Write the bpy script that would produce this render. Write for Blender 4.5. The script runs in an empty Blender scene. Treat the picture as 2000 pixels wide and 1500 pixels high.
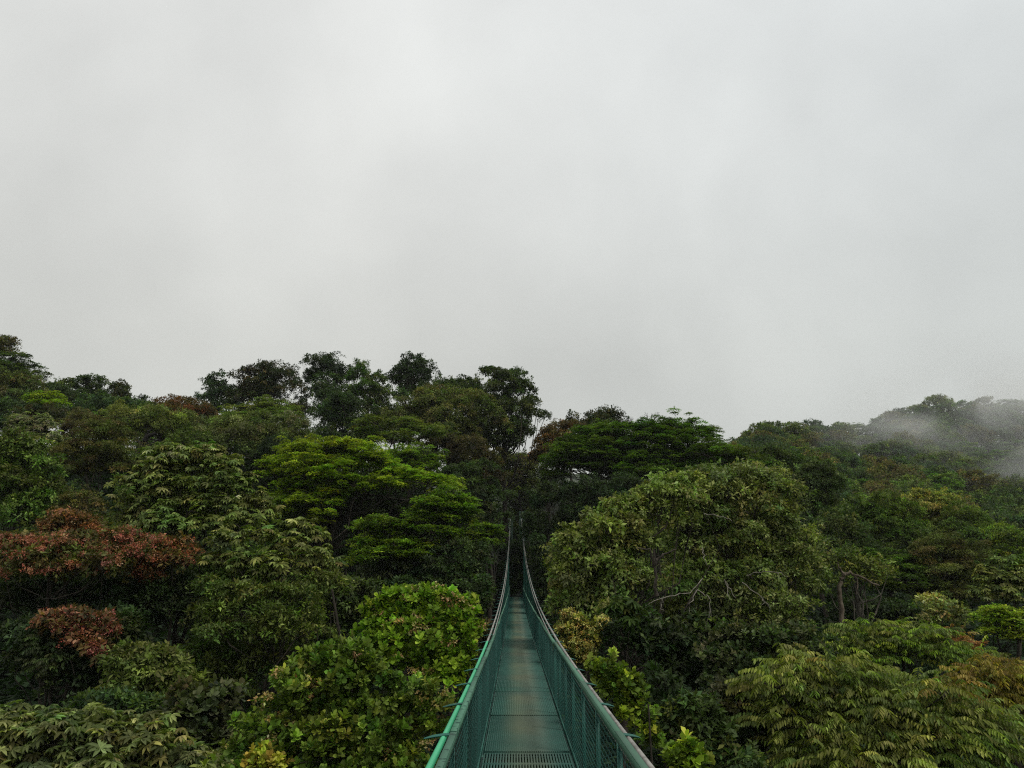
import bpy, math, numpy as np

rng = np.random.default_rng(11)
sc = bpy.context.scene
COL = sc.collection

# ------------------------------------------------------------------ camera geometry (photo is 2000 x 1500)
F = 1500.0
PITCH = math.atan(395 / 1500)
YAW = 0.0033
CAM = np.array([-0.14, 0.0, 1.868])
_cp, _sp = math.cos(PITCH), math.sin(PITCH)
_cy, _sy = math.cos(YAW), math.sin(YAW)
FWD = np.array([-_sy * _cp, _cy * _cp, _sp])
RIGHT = np.array([_cy, _sy, 0])
UP = np.cross(RIGHT, FWD)


def ray(px, py):
    return FWD + RIGHT * ((px - 1000) / F) + UP * ((750 - py) / F)


def at(px, py, d):
    r = ray(px, py)
    return CAM + r * (d / r[1])


def mpp(px, py, d):
    """metres per photo pixel at that point"""
    return float((at(px, py, d) - CAM) @ FWD) / F


# ------------------------------------------------------------------ materials
def new_mat(name):
    m = bpy.data.materials.new(name)
    m.use_nodes = True
    nt = m.node_tree
    nt.nodes.clear()
    out = nt.nodes.new('ShaderNodeOutputMaterial')
    return m, nt, out


def leaf_material():
    m, nt, out = new_mat('leaf')
    at_ = nt.nodes.new('ShaderNodeAttribute'); at_.attribute_name = 'leaf_colour'
    b = nt.nodes.new('ShaderNodeBsdfPrincipled')
    b.inputs['Roughness'].default_value = 0.5
    b.inputs['Specular IOR Level'].default_value = 0.09
    tr = nt.nodes.new('ShaderNodeBsdfTranslucent')
    mul = nt.nodes.new('ShaderNodeMixRGB'); mul.blend_type = 'MULTIPLY'; mul.inputs[0].default_value = 1
    mul.inputs[2].default_value = (1.1, 1.35, .5, 1)
    mx = nt.nodes.new('ShaderNodeMixShader'); mx.inputs[0].default_value = 0.30
    L = nt.links.new
    L(at_.outputs['Color'], b.inputs['Base Color'])
    L(at_.outputs['Color'], mul.inputs[1]); L(mul.outputs[0], tr.inputs['Color'])
    L(b.outputs[0], mx.inputs[1]); L(tr.outputs[0], mx.inputs[2]); L(mx.outputs[0], out.inputs[0])
    return m


def noise_mat(name, c1, c2, scale=4.0, rough=.8, metallic=0.0, spec=.3, lo=.35, hi=.65, bump=0.0, c3=None):
    m, nt, out = new_mat(name)
    L = nt.links.new
    tc = nt.nodes.new('ShaderNodeNewGeometry')
    n = nt.nodes.new('ShaderNodeTexNoise'); n.inputs['Scale'].default_value = scale; n.inputs['Detail'].default_value = 6
    L(tc.outputs['Position'], n.inputs['Vector'])
    r = nt.nodes.new('ShaderNodeValToRGB')
    r.color_ramp.elements[0].position = lo; r.color_ramp.elements[0].color = (*c1, 1)
    r.color_ramp.elements[1].position = hi; r.color_ramp.elements[1].color = (*c2, 1)
    if c3:
        e = r.color_ramp.elements.new(min(.98, hi + .12)); e.color = (*c3, 1)
    L(n.outputs['Fac'], r.inputs['Fac'])
    b = nt.nodes.new('ShaderNodeBsdfPrincipled')
    b.inputs['Roughness'].default_value = rough
    b.inputs['Metallic'].default_value = metallic
    b.inputs['Specular IOR Level'].default_value = spec
    L(r.outputs[0], b.inputs['Base Color'])
    if bump:
        bp = nt.nodes.new('ShaderNodeBump'); bp.inputs['Strength'].default_value = bump; bp.inputs['Distance'].default_value = .02
        L(n.outputs['Fac'], bp.inputs['Height']); L(bp.outputs[0], b.inputs['Normal'])
    L(b.outputs[0], out.inputs[0])
    return m


M_LEAF = leaf_material()
M_BARK = noise_mat('bark', (.02, .016, .012), (.06, .05, .036), 5, .9, bump=.6)
M_PALE = noise_mat('pale_bark', (.035, .03, .022), (.10, .09, .07), 5, .9, bump=.4)
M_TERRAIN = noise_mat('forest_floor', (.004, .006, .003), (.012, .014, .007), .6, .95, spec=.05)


def steel(name, base, dark, chips, worn=None, rough=.5):
    """green painted steel: the paint chipped away in patches; 'worn' adds the tan strip trodden along the deck"""
    m, nt, out = new_mat(name)
    L = nt.links.new
    g = nt.nodes.new('ShaderNodeNewGeometry')
    n = nt.nodes.new('ShaderNodeTexNoise'); n.inputs['Scale'].default_value = 14; n.inputs['Detail'].default_value = 5
    L(g.outputs['Position'], n.inputs['Vector'])
    r = nt.nodes.new('ShaderNodeValToRGB')
    r.color_ramp.interpolation = 'LINEAR'
    r.color_ramp.elements[0].position = chips; r.color_ramp.elements[0].color = (1, 1, 1, 1)
    r.color_ramp.elements[1].position = chips + .02; r.color_ramp.elements[1].color = (0, 0, 0, 1)
    L(n.outputs['Fac'], r.inputs['Fac'])
    n2 = nt.nodes.new('ShaderNodeTexNoise'); n2.inputs['Scale'].default_value = 2.3; n2.inputs['Detail'].default_value = 4
    L(g.outputs['Position'], n2.inputs['Vector'])
    v = nt.nodes.new('ShaderNodeMixRGB'); v.inputs[1].default_value = (*[c * .72 for c in base], 1); v.inputs[2].default_value = (*[min(1, c * 1.25) for c in base], 1)
    L(n2.outputs['Fac'], v.inputs[0])
    mx = nt.nodes.new('ShaderNodeMixRGB'); mx.inputs[2].default_value = (*dark, 1)
    L(r.outputs[0], mx.inputs[0]); L(v.outputs[0], mx.inputs[1])
    col = mx.outputs[0]
    if worn:
        s = nt.nodes.new('ShaderNodeSeparateXYZ'); L(g.outputs['Position'], s.inputs[0])
        ab = nt.nodes.new('ShaderNodeMath'); ab.operation = 'ABSOLUTE'; L(s.outputs['X'], ab.inputs[0])
        mr = nt.nodes.new('ShaderNodeMapRange'); mr.interpolation_type = 'SMOOTHSTEP'
        mr.inputs[1].default_value = .06; mr.inputs[2].default_value = .40; mr.inputs[3].default_value = 1; mr.inputs[4].default_value = 0
        L(ab.outputs[0], mr.inputs[0])
        n3 = nt.nodes.new('ShaderNodeTexNoise'); n3.inputs['Scale'].default_value = .55; n3.inputs['Detail'].default_value = 5
        L(g.outputs['Position'], n3.inputs['Vector'])
        mr2 = nt.nodes.new('ShaderNodeMapRange'); mr2.inputs[1].default_value = .3; mr2.inputs[2].default_value = .62
        mr2.inputs[3].default_value = .2; mr2.inputs[4].default_value = .85
        L(n3.outputs['Fac'], mr2.inputs[0])
        mu = nt.nodes.new('ShaderNodeMath'); mu.operation = 'MULTIPLY'; L(mr.outputs[0], mu.inputs[0]); L(mr2.outputs[0], mu.inputs[1])
        w = nt.nodes.new('ShaderNodeMixRGB'); w.inputs[2].default_value = (*worn, 1)
        L(mu.outputs[0], w.inputs[0]); L(col, w.inputs[1])
        col = w.outputs[0]
    oi = nt.nodes.new('ShaderNodeObjectInfo')
    ov = nt.nodes.new('ShaderNodeMapRange'); ov.inputs[3].default_value = .78; ov.inputs[4].default_value = 1.22
    L(oi.outputs['Random'], ov.inputs[0])
    om = nt.nodes.new('ShaderNodeMixRGB'); om.blend_type = 'MULTIPLY'; om.inputs[0].default_value = 1
    L(col, om.inputs[1]); L(ov.outputs[0], om.inputs[2]); col = om.outputs[0]
    b = nt.nodes.new('ShaderNodeBsdfPrincipled'); b.inputs['Roughness'].default_value = rough
    b.inputs['Specular IOR Level'].default_value = .35
    L(col, b.inputs['Base Color']); L(b.outputs[0], out.inputs[0])
    return m


M_DECK = steel('painted_grating', (.024, .098, .074), (.02, .05, .035), .30, worn=(.120, .138, .076))
M_RAIL_L = steel('chipped_rail_paint', (.064, .170, .110), (.006, .045, .03), .40, rough=.7)
M_RAIL_R = steel('clean_rail_paint', (.074, .180, .116), (.02, .08, .05), .29, rough=.7)
M_MESH = steel('mesh_paint', (.034, .135, .112), (.02, .06, .05), .25)
M_POST = steel('post_paint', (.022, .110, .082), (.01, .05, .04), .3)
M_SLEEVE = steel('green_sleeve', (.055, .38, .19), (.05, .2, .12), .25, rough=.4)
M_CABLE = noise_mat('grey_cable', (.17, .165, .145), (.34, .325, .295), 9, .6, metallic=.1)
M_MAST = noise_mat('mast_paint', (.06, .12, .095), (.12, .19, .16), 3, .6)
M_SOIL = noise_mat('concrete', (.10, .10, .09), (.2, .2, .18), 3, .9)


# ------------------------------------------------------------------ geometry accumulators
class Soup:
    """a mesh of quads gathered as arrays; optional colour per face"""
    def __init__(self):
        self.v, self.q, self.c, self.n = [], [], [], 0

    def add(self, v, q, c=None):
        self.v.append(np.asarray(v, float).reshape(-1, 3)); self.q.append(np.asarray(q).reshape(-1, 4) + self.n)
        if c is not None:
            self.c.append(np.asarray(c, float).reshape(-1, 3))
        self.n += len(self.v[-1])

    def box(self, lo, hi):
        x0, y0, z0 = lo; x1, y1, z1 = hi
        v = [(x0, y0, z0), (x1, y0, z0), (x1, y1, z0), (x0, y1, z0), (x0, y0, z1), (x1, y0, z1), (x1, y1, z1), (x0, y1, z1)]
        self.add(v, [(0, 3, 2, 1), (4, 5, 6, 7), (0, 1, 5, 4), (1, 2, 6, 5), (2, 3, 7, 6), (3, 0, 4, 7)])

    def tube(self, pts, rad, sides=5, cap=False):
        p = np.asarray(pts, float); m = len(p)
        rad = np.broadcast_to(np.asarray(rad, float), (m,))
        t = np.gradient(p, axis=0); t /= np.linalg.norm(t, axis=1, keepdims=True) + 1e-9
        ref = np.where(np.abs(t[:, 2:3]) > .9, [[1., 0, 0]], [[0, 0, 1.]])
        a = np.cross(t, ref); a /= np.linalg.norm(a, axis=1, keepdims=True) + 1e-9
        b = np.cross(t, a)
        th = np.arange(sides) * 2 * math.pi / sides
        ring = p[:, None] + rad[:, None, None] * (a[:, None] * np.cos(th)[None, :, None] + b[:, None] * np.sin(th)[None, :, None])
        i = np.arange(m - 1)[:, None] * sides; j = np.arange(sides)[None]; k = (j + 1) % sides
        q = np.stack([i + j, i + k, i + sides + k, i + sides + j], -1)
        self.add(ring, q)
        if cap and sides == 4:
            self.add(ring[0], [(0, 1, 2, 3)]); self.add(ring[-1], [(3, 2, 1, 0)])

    def clear_bridge(self, ymax=62.0):
        """drop the leaves and twigs that would grow through the bridge"""
        if not self.v:
            return self
        v = np.concatenate(self.v); q = np.concatenate(self.q)
        dz = v[:, 2] - .00028 * (v[:, 1] - 8) ** 2
        bad = (np.abs(v[:, 0]) < np.maximum(.68, .80 + .16 * np.sin(2.3 * v[:, 1]) + .16 * np.sin(3.7 * v[:, 2] + 1.3 * v[:, 1]))) & (v[:, 1] > -9) & (v[:, 1] < ymax) & (dz > -.4) & (dz < 2.6)
        keep = ~bad[q].any(1)
        if self.c:
            self.c = [np.concatenate(self.c)[keep]]
        self.v = [v]; self.q = [q[keep]]
        return self

    def build(self, name, mat, origin=(0, 0, 0), parent=None, smooth=False):
        me = self.mesh(name, mat, origin, smooth)
        return link(name, me, parent)

    def mesh(self, name, mat, origin=(0, 0, 0), smooth=False):
        v = np.concatenate(self.v) - np.asarray(origin, float); q = np.concatenate(self.q)
        me = bpy.data.meshes.new(name)
        me.vertices.add(len(v)); me.vertices.foreach_set('co', v.astype(np.float32).ravel())
        me.loops.add(q.size); me.loops.foreach_set('vertex_index', q.astype(np.int32).ravel())
        me.polygons.add(len(q)); me.polygons.foreach_set('loop_start', (np.arange(len(q)) * 4).astype(np.int32))
        if self.c:
            c = np.concatenate(self.c)
            a = me.attributes.new('leaf_colour', 'FLOAT_COLOR', 'FACE')
            a.data.foreach_set('color', np.c_[c, np.ones(len(c))].astype(np.float32).ravel())
        if smooth:
            me.polygons.foreach_set('use_smooth', np.ones(len(q), bool))
        me.materials.append(mat)
        me.update(calc_edges=True)
        return me


def link(name, data, parent=None):
    o = bpy.data.objects.new(name, data); COL.objects.link(o)
    if parent is not None:
        o.parent = parent
    return o


def tag(o, label=None, cat=None, group=None, kind=None):
    for k, v in (('label', label), ('category', cat), ('group', group), ('kind', kind)):
        if v:
            o[k] = v
    return o


def thing(name, label, cat, loc=(0, 0, 0), group=None):
    o = link(name, None); o.location = loc
    return tag(o, label, cat, group)


def unit(a):
    return a / (np.linalg.norm(a, axis=-1, keepdims=True) + 1e-9)


NLEAF = 0


def put_leaves(S, P, D, N, L, W, C, shape='rhomb', droop=.12):
    global NLEAF
    P = P.reshape(-1, 3); D = unit(D.reshape(-1, 3)); N = N.reshape(-1, 3); C = C.reshape(-1, 3)
    n = len(P); NLEAF += n
    L = np.broadcast_to(L, (n,))[:, None]; W = np.broadcast_to(W, (n,))[:, None]
    Sd = unit(np.cross(D, N)); N2 = np.cross(Sd, D)
    tip = P + D * L - N2 * L * droop
    if shape == 'rhomb':
        m = P + D * L * .45 + N2 * L * .03
        v = np.stack([P, m + Sd * W / 2, tip, m - Sd * W / 2], 1)
        q = np.arange(n)[:, None] * 4 + np.arange(4)
        S.add(v, q, C)
    else:
        wa, wb = (.40, .50) if shape == 'obovate' else (.46, .40)
        pa = P + D * L * .34; pb = P + D * L * .74 - N2 * L * droop * .4
        up = N2 * W * .14
        v = np.stack([P, pa + Sd * W * wa + up, pb + Sd * W * wb + up, tip, pb - Sd * W * wb + up, pa - Sd * W * wa + up], 1)
        q = (np.arange(n)[:, None, None] * 6 + np.array([[0, 1, 2, 3], [0, 3, 4, 5]])[None])
        S.add(v, q, np.repeat(C, 2, 0))


def ellip_area(a, b, c):
    p = 1.6
    return 4 * math.pi * (((a * b) ** p + (a * c) ** p + (b * c) ** p) / 3) ** (1 / p)


# leaf styles: leaf length, width ratio, clump radius factor, shape, flatten
STY = {
    'broad':    dict(L=.15, w=.50, cr=.34, shape='rhomb', flat=.75),
    'fine':     dict(L=.10, w=.40, cr=.42, shape='rhomb', flat=.55),
    'umbrella': dict(L=.13, w=.46, cr=.38, shape='rhomb', flat=.42),
    'palmate':  dict(L=.19, w=.36, cr=0, shape='long', flat=1),
    'rosette':  dict(L=.108, w=.60, cr=0, shape='obovate', flat=1),
    'frond':    dict(L=.128, w=.34, cr=0, shape='long', flat=1),
    'panicle':  dict(L=.055, w=.6, cr=.5, shape='rhomb', flat=.7),
}


def leaf_cols(base, tip, tipp, nc, k):
    c = np.tile(np.asarray(base, float), (nc, 1))
    if tip is not None:
        f = np.where(rng.random(nc) < tipp, rng.uniform(.5, 1, nc), rng.uniform(0, .2, nc))[:, None]
        c = c * (1 - f) + np.asarray(tip, float) * f
    c = c * np.exp(rng.normal(0, .26, (nc, 1)))
    c = c * np.exp(rng.normal(0, .07, (nc, 3)))
    c = np.repeat(c[:, None], k, 1) * np.exp(rng.normal(.20, .27, (nc, k, 1)))
    return np.clip(c * [1.13, 1.0, .88], .002, .6)


def lobe_leaves(S, c, r, style, base, tip, tipp, cov, Lmin, Ls=1.0, twigs=None):
    """fill one bough (an ellipsoid of radii r round c) with leaf clumps over its outer, upper shell"""
    st = STY[style]; L = max(st['L'] * Ls, Lmin); W = L * st['w']
    r = np.asarray(r, float).copy()
    if style != 'umbrella':
        r[2] = max(r[2], (.65 if style == 'palmate' else .55) * r[0])
    if style == 'umbrella':
        r[2] = max(r[2], .40 * r[0])
    r = np.maximum(r, L * 1.1)
    area = ellip_area(*r) * .72
    total = cov * area / (.55 * L * W)
    if style in ('palmate', 'rosette', 'frond'):
        k = {'palmate': 8, 'rosette': 8, 'frond': 16}[style]
    else:
        cr = max(st['cr'] * (r[0] * r[2]) ** .5, 1.3 * L)
        k = int(np.clip(total / max(2.2 * area / (math.pi * cr * cr), 4), 8, 260))
    nc = max(3, int(total / k))
    u = unit(rng.normal(size=(nc, 3)))
    low = u[:, 2] < (-.25 if style == 'umbrella' else -.4)
    u[low, 2] *= -1
    ph = rng.uniform(0, 6.28, (3, 3)); fr = rng.uniform(2, 4.5, (3, 3))
    g_ = np.sin(rng.uniform(4, 7, 3) * u + rng.uniform(0, 6, 3)).sum(1) + .6 * np.sin(rng.uniform(8, 12, 3) * u + rng.uniform(0, 6, 3)).sum(1)
    u = u[g_ >= np.quantile(g_, .08 if style == 'rosette' else .2)] if nc > 8 else u          # holes between the sprays
    nc = len(u)
    f = 1 + .24 * sum(np.sin(fr[i] * u + ph[i]).sum(1) for i in range(3)) / 1.8
    cc = c + u * r * (f * rng.uniform(.62 if style == 'rosette' else .5 if k < 20 else .66, 1.05, nc))[:, None]
    out = unit(u / r)
    hue = np.exp(rng.normal(0, .17)) * np.exp(rng.normal(0, [.08, .04, .10]))
    col = np.clip(leaf_cols(base, tip, tipp, nc, k) * hue, .002, .6)
    Ls_ = L * rng.uniform(.6, 1.28, (nc, k)) * rng.uniform(.75, 1.15, (nc, 1))
    up = np.array([0, 0, 1.])
    if style in ('broad', 'fine', 'umbrella', 'panicle'):
        bias = {'broad': (.8, .55), 'fine': (.6, .7), 'umbrella': (.35, .9), 'panicle': (.5, .9)}[style]
        u2 = unit(rng.normal(size=(nc, k, 3)) * .85 + bias[0] * out[:, None] + bias[1] * up)
        sc_ = cr * rng.uniform(.55, 1.25, (nc, 1, 1))
        P = cc[:, None] + u2 * sc_ * np.array([1, 1, st['flat']]) * rng.uniform(.6, 1.08, (nc, k, 1))
        if style == 'umbrella':
            D = unit(u2 * [1, 1, .2] + rng.normal(size=u2.shape) * [.7, .7, .15]); N = unit(up + rng.normal(size=u2.shape) * .3)
        else:
            D = unit(u2 * .6 + rng.normal(size=u2.shape) * .6 - .25 * up); N = unit(u2 * .8 + .75 * up + rng.normal(size=u2.shape) * .4)
        put_leaves(S, P, D, N, Ls_.ravel(), Ls_.ravel() * st['w'], col, st['shape'])
    elif style == 'palmate':
        A = unit(out * .5 + up * .9 + rng.normal(size=(nc, 3)) * .36)
        a1 = unit(np.cross(A, rng.normal(size=(nc, 3)))); a2 = np.cross(A, a1)
        th = np.arange(k) * 2 * math.pi / k + rng.normal(0, .1, (nc, k))
        rad = a1[:, None] * np.cos(th)[..., None] + a2[:, None] * np.sin(th)[..., None]
        lift = rng.normal(-.10, .22, (nc, 1, 1))
        D = unit(rad + A[:, None] * lift)
        Lr = L * rng.uniform(.5, 1.2, (nc, 1)) * rng.uniform(.85, 1.12, (nc, k))
        put_leaves(S, np.repeat(cc[:, None], k, 1), D, np.repeat(A[:, None], k, 1), Lr.ravel(), Lr.ravel() * st['w'], col, 'long', droop=.32)
    elif style == 'rosette':
        A = unit(out * .75 + up * .7 + rng.normal(size=(nc, 3)) * .35)
        a1 = unit(np.cross(A, rng.normal(size=(nc, 3)))); a2 = np.cross(A, a1)
        th = np.arange(k) * 2.4 + rng.uniform(0, 6, (nc, 1))
        rad = a1[:, None] * np.cos(th)[..., None] + a2[:, None] * np.sin(th)[..., None]
        el = np.linspace(.05, 1.1, k)[None, :, None] + rng.normal(0, .15, (nc, k, 1))
        D = unit(rad * np.cos(el) + A[:, None] * np.sin(el))
        N = A[:, None] * np.cos(el) - rad * np.sin(el) + rng.normal(0, .15, (nc, k, 3))
        P = cc[:, None] + A[:, None] * np.linspace(-.5, .1, k)[None, :, None] * L
        put_leaves(S, P, D, N, Ls_.ravel(), Ls_.ravel() * st['w'], col, 'obovate', droop=.05)
    elif style == 'frond':
        A = unit(out * [1, 1, .2] + rng.normal(size=(nc, 3)) * [.45, .45, .1])
        R = L * rng.uniform(2.6, 4.2, (nc, 1))
        h = k // 2
        t = np.tile(np.linspace(.12, 1, h), 2)[None]
        sgn = np.r_[np.ones(h), -np.ones(h)][None, :, None]
        P = cc[:, None] + A[:, None] * (t * R)[..., None] + up * ((.42 * t - .55 * t * t) * R)[..., None]
        side = unit(np.cross(A, up))[:, None] * sgn
        D = unit(side * .62 + A[:, None] * .42 - up * rng.uniform(.35, .95, (nc, k, 1)))
        N = unit(up * .9 + side * .55 + rng.normal(0, .12, (nc, k, 3)))
        put_leaves(S, P, D, N, Ls_.ravel() * (1 - .25 * np.abs(t - .5)).repeat(nc, 0).ravel(), Ls_.ravel() * st['w'], col, 'long', droop=.2)
    if twigs is not None:
        for i in rng.choice(nc, min(nc, 7), replace=False):
            mid = (c + cc[i]) / 2 + rng.normal(0, .08, 3) * r
            b0 = c - np.array([0, 0, .35]) * r
            twigs.tube([b0, mid, cc[i] + (cc[i] - c) * rng.uniform(-.1, .22)], [max(.012, .03 * r[0]), max(.009, .02 * r[0]), .006], 3)


def limb(S, a, b, r0, r1, bend=.12, n=5, sides=5):
    a = np.asarray(a, float); b = np.asarray(b, float)
    d = np.linalg.norm(b - a)
    t = np.linspace(0, 1, n)[:, None]
    off = rng.normal(0, bend * d, 3) * [1, 1, .4]
    p = a + (b - a) * t + off * np.sin(t * math.pi) + np.array([0, 0, -.10 * d]) * np.sin(t * math.pi)
    p[1:-1] += rng.normal(0, .03 * d, (n - 2, 3))
    S.tube(p, np.linspace(r0, r1, n), sides)


# ------------------------------------------------------------------ the trees of the photo
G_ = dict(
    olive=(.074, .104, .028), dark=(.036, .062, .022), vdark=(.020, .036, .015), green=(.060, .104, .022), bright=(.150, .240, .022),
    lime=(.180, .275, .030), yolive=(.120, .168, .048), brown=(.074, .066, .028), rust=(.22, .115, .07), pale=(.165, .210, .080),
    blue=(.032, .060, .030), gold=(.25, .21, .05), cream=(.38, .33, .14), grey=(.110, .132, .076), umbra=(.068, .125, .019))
TREES = []


def T(name, cat, label, style, col, d, lobes, tip=None, tipp=.3, cov=2.3, Ls=1.0, clear=4.0, deep=1.0, bark=None, group=None, low=None,
      second=None, trunk_r=1.0, top=None, bx=0.0):
    """lobes: 'px,py,rx,ry ...' boughs traced in the photo; a leading * makes that item a cloud '*cx,cy,rx,ry,n' of n random boughs"""
    out = []
    for it in lobes.split():
        if it[0] == '*':
            cx, cy, rx, ry, n = map(float, it[1:].split(','))
            for i in range(int(n)):
                a = rng.uniform(0, 6.28); q = rng.random() ** .5
                s = rng.uniform(.75, 1.25) * 1.25 / math.sqrt(n)
                out.append((cx + rx * q * math.cos(a), cy + ry * q * math.sin(a), rx * s, max(ry * s * .9, rx * s * .35)))
        else:
            px, py, rx, ry = map(float, it.split(','))
            out.append((px, py, rx, ry))
            for i in range(2):
                out.append((px + rng.normal(0, .6) * rx, py + rng.normal(0, .5) * ry, rx * rng.uniform(.4, .6), ry * rng.uniform(.4, .6)))
            for i in range(2):
                a = rng.uniform(0, 6.28); q = rng.uniform(.95, 1.25)
                out.append((px + rx * q * math.cos(a), py - abs(ry * q * math.sin(a)), rx * rng.uniform(.14, .28), ry * rng.uniform(.2, .4)))
    TREES.append(dict(name=name, cat=cat, label=label, style=style, col=G_[col] if isinstance(col, str) else col, d=d, lobes=out,
                      tip=G_[tip] if isinstance(tip, str) else tip, tipp=tipp, cov=cov, Ls=Ls, clear=clear, deep=deep, bark=bark, group=group,
                      low=low, second=second, trunk_r=trunk_r, top=top, bx=bx))


SK = 'trees along the hilltop skyline'
LS = 'trees on the hillside left of the bridge'
RS = 'trees on the hillside right of the bridge'
NL = 'plants in the ravine left of the bridge'
NR = 'plants in the ravine right of the bridge'
#---TREES---
# skyline, left to right
T('leaning_tree', 'tree', 'thin brownish crown with bare limbs poking in at the upper left picture edge', 'broad', 'brown', 84,
  '4,668,26,8 22,676,14,8 12,688,18,6 -20,672,30,12 -40,690,40,14', tip='olive', group=SK, cov=1.5)
T('umbrella_tree', 'tree', 'dark flat layered tree at the left picture edge just under the leaning thin crown', 'umbrella', 'dark', 78,
  '10,706,38,10 48,722,34,9 75,733,14,5 -10,722,45,14 20,735,40,10 -40,715,40,14', tip='olive', group=SK)
T('broadleaf_tree', 'tree', 'rounded brown-green crown below the flat dark tree at the left picture edge', 'broad', 'olive', 70,
  '25,750,42,18 62,765,30,18 20,780,40,20 60,790,35,18 -20,765,40,25', tip='brown', group=SK)
T('lime_topped_tree', 'tree', 'small tree with bright lime green top on the left hilltop below the skyline', 'umbrella', 'bright', 62,  # bright yellow-green leaves with lime tips
  '85,776,26,8 104,790,26,9 74,788,20,8', tip='lime', group=SK)
T('bush', 'shrub', 'dark brown bush under the lime green tree on the left hilltop', 'fine', 'brown', 60,
  '90,812,38,18 120,825,25,12 60,822,30,14', tip='dark', group=SK, clear=2)
T('broadleaf_tree', 'tree', 'wide dark green tree with loose twiggy top, second bump of the left skyline', 'broad', 'dark', 76,
  '128,752,24,9 118,764,22,10 172,748,24,7 185,758,14,6 150,785,48,22 195,792,30,22 165,815,50,20', tip='olive', group=SK, bark='visible')
T('narrow_tree', 'tree', 'narrow dark upright tree standing up from the left skyline beside the twiggy one', 'broad', 'dark', 77,
  '238,755,13,9 226,762,12,8 240,776,20,15 228,795,26,18 246,812,24,15', tip='brown', group=SK)
T('broadleaf_tree', 'tree', 'small dark rounded tree at the right foot of the left skyline before the low dip', 'broad', 'vdark', 78,
  '276,790,16,9 286,802,12,12 268,812,16,14 284,822,12,8', tip='dark', group=SK)
T('broadleaf_tree', 'tree', 'low reddish brown crown filling the dip of the skyline left of the dark conical tree', 'broad', 'brown', 70,
  '345,806,40,9 385,810,30,10 320,815,25,9 350,822,50,12', tip=(.13, .05, .025), group=SK)
T('conical_tree', 'tree', 'dark bluish conical tree on the skyline left of the broad gapped crown', 'broad', 'blue', 80,
  '424,738,15,10 416,756,22,14 435,768,22,14 404,782,22,14 438,790,28,14 415,805,30,14', tip='dark', group=SK)
T('broadleaf_tree', 'tree', 'broad dark skyline crown with sky showing through its right side, beside the conical tree', 'broad', 'vdark', 80,
  '482,738,26,13 540,734,36,14 520,745,25,12 572,756,18,12 500,764,38,14 588,786,12,16 575,804,25,10 470,780,30,15 530,770,30,8', tip='brown', group=SK)
T('dome_tree', 'tree', 'pair of yellowish domes in front of the broad gapped skyline crown', 'umbrella', 'yolive', 66,
  '466,800,24,9 532,796,40,12 558,816,34,12 520,815,40,12 470,818,30,10', tip='olive', group=LS)
T('broadleaf_tree', 'tree', 'tall almost black crown on the skyline right of the sky-gap crown', 'broad', 'vdark', 84,
  '630,714,30,11 612,732,18,10 655,724,24,12 640,745,30,14 622,770,22,16 600,745,8,6 650,770,20,15', tip='dark', group=SK)
T('pointed_tree', 'tree', 'pointed dark green tree between the black crown and the round dome on the skyline', 'broad', 'green', 80,
  '703,718,13,9 698,736,22,12 732,744,20,12 715,762,38,16 690,785,30,20 735,785,25,18', tip='dark', group=SK)
T('broadleaf_tree', 'tree', 'neat dark round dome in the middle of the skyline', 'broad', 'vdark', 83,
  '806,714,28,9 782,728,18,11 832,732,18,12 806,738,36,15 812,758,26,10 800,775,30,12', tip='dark', group=SK)
T('broadleaf_tree', 'tree', 'low bumpy crown between the round dome and the big overhanging skyline tree', 'broad', 'dark', 80,
  '870,754,20,9 905,752,26,8 885,768,30,10 915,775,30,12 860,778,22,12', tip='olive', group=SK)
T('broadleaf_tree', 'tree', 'great ragged overhanging crown at the right end of the tall skyline above the bridge', 'broad', 'dark', 76,
  '964,730,28,9 1000,740,28,10 1026,762,24,14 1044,790,14,14 985,765,44,20 1000,800,45,20 1030,808,22,14 1006,840,30,20 988,868,24,12 1012,858,14,16 960,790,30,20 970,840,30,25',
  tip='olive', group=SK, cov=2.6)
# left hillside, second row
T('broadleaf_tree', 'tree', 'dark blue-green tree in the middle of the hillside under the black skyline crown', 'broad', 'blue', 70,
  '670,792,38,18 640,815,30,16 690,835,40,18 655,860,42,18 700,870,40,15 625,850,20,18', tip='green', group=LS)
T('broadleaf_tree', 'tree', 'sprawling brownish yellow-green crown under the round skyline dome', 'broad', 'olive', 72,
  '842,786,46,15 800,808,38,16 920,792,45,18 945,825,32,24 870,824,50,20 820,832,35,14 905,850,45,18', tip='brown', group=LS)
T('dome_tree', 'tree', 'three low olive domes just above the big bright umbrella tree', 'umbrella', 'olive', 60,
  '738,826,32,9 788,830,32,10 830,850,36,12 765,862,45,14 720,850,30,12', tip='yolive', group=LS, bark='visible')
T('broadleaf_tree', 'tree', 'dusky brown-tinted crown under the sprawling yellow-green one, left of the notch', 'broad', (.045, .045, .018), 66,
  '872,866,38,12 922,872,38,15 950,900,32,22 900,900,40,18 960,935,25,22 925,935,30,20', tip='brown', group=LS)
T('broadleaf_tree', 'tree', 'wide olive crown with pale leaf tufts left of the bright umbrella tree top', 'broad', 'olive', 58,
  '402,840,45,16 470,846,55,18 555,842,48,16 440,872,60,18 530,872,55,16 590,862,20,14 395,868,40,16', tip='grey', tipp=.35, group=LS)
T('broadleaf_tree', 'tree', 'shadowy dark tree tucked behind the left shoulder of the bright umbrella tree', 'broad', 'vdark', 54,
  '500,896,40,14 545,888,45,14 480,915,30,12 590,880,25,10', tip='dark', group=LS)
T('twisted_tree', 'tree', 'yellow-topped tree with a twisted black trunk exposed under its crown', 'broad', 'olive', 55,
  '262,826,45,14 318,832,48,14 352,846,30,14 300,815,40,10 350,872,30,14', tip='yolive', group=LS, bark='visible', trunk_r=1.6)
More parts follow.
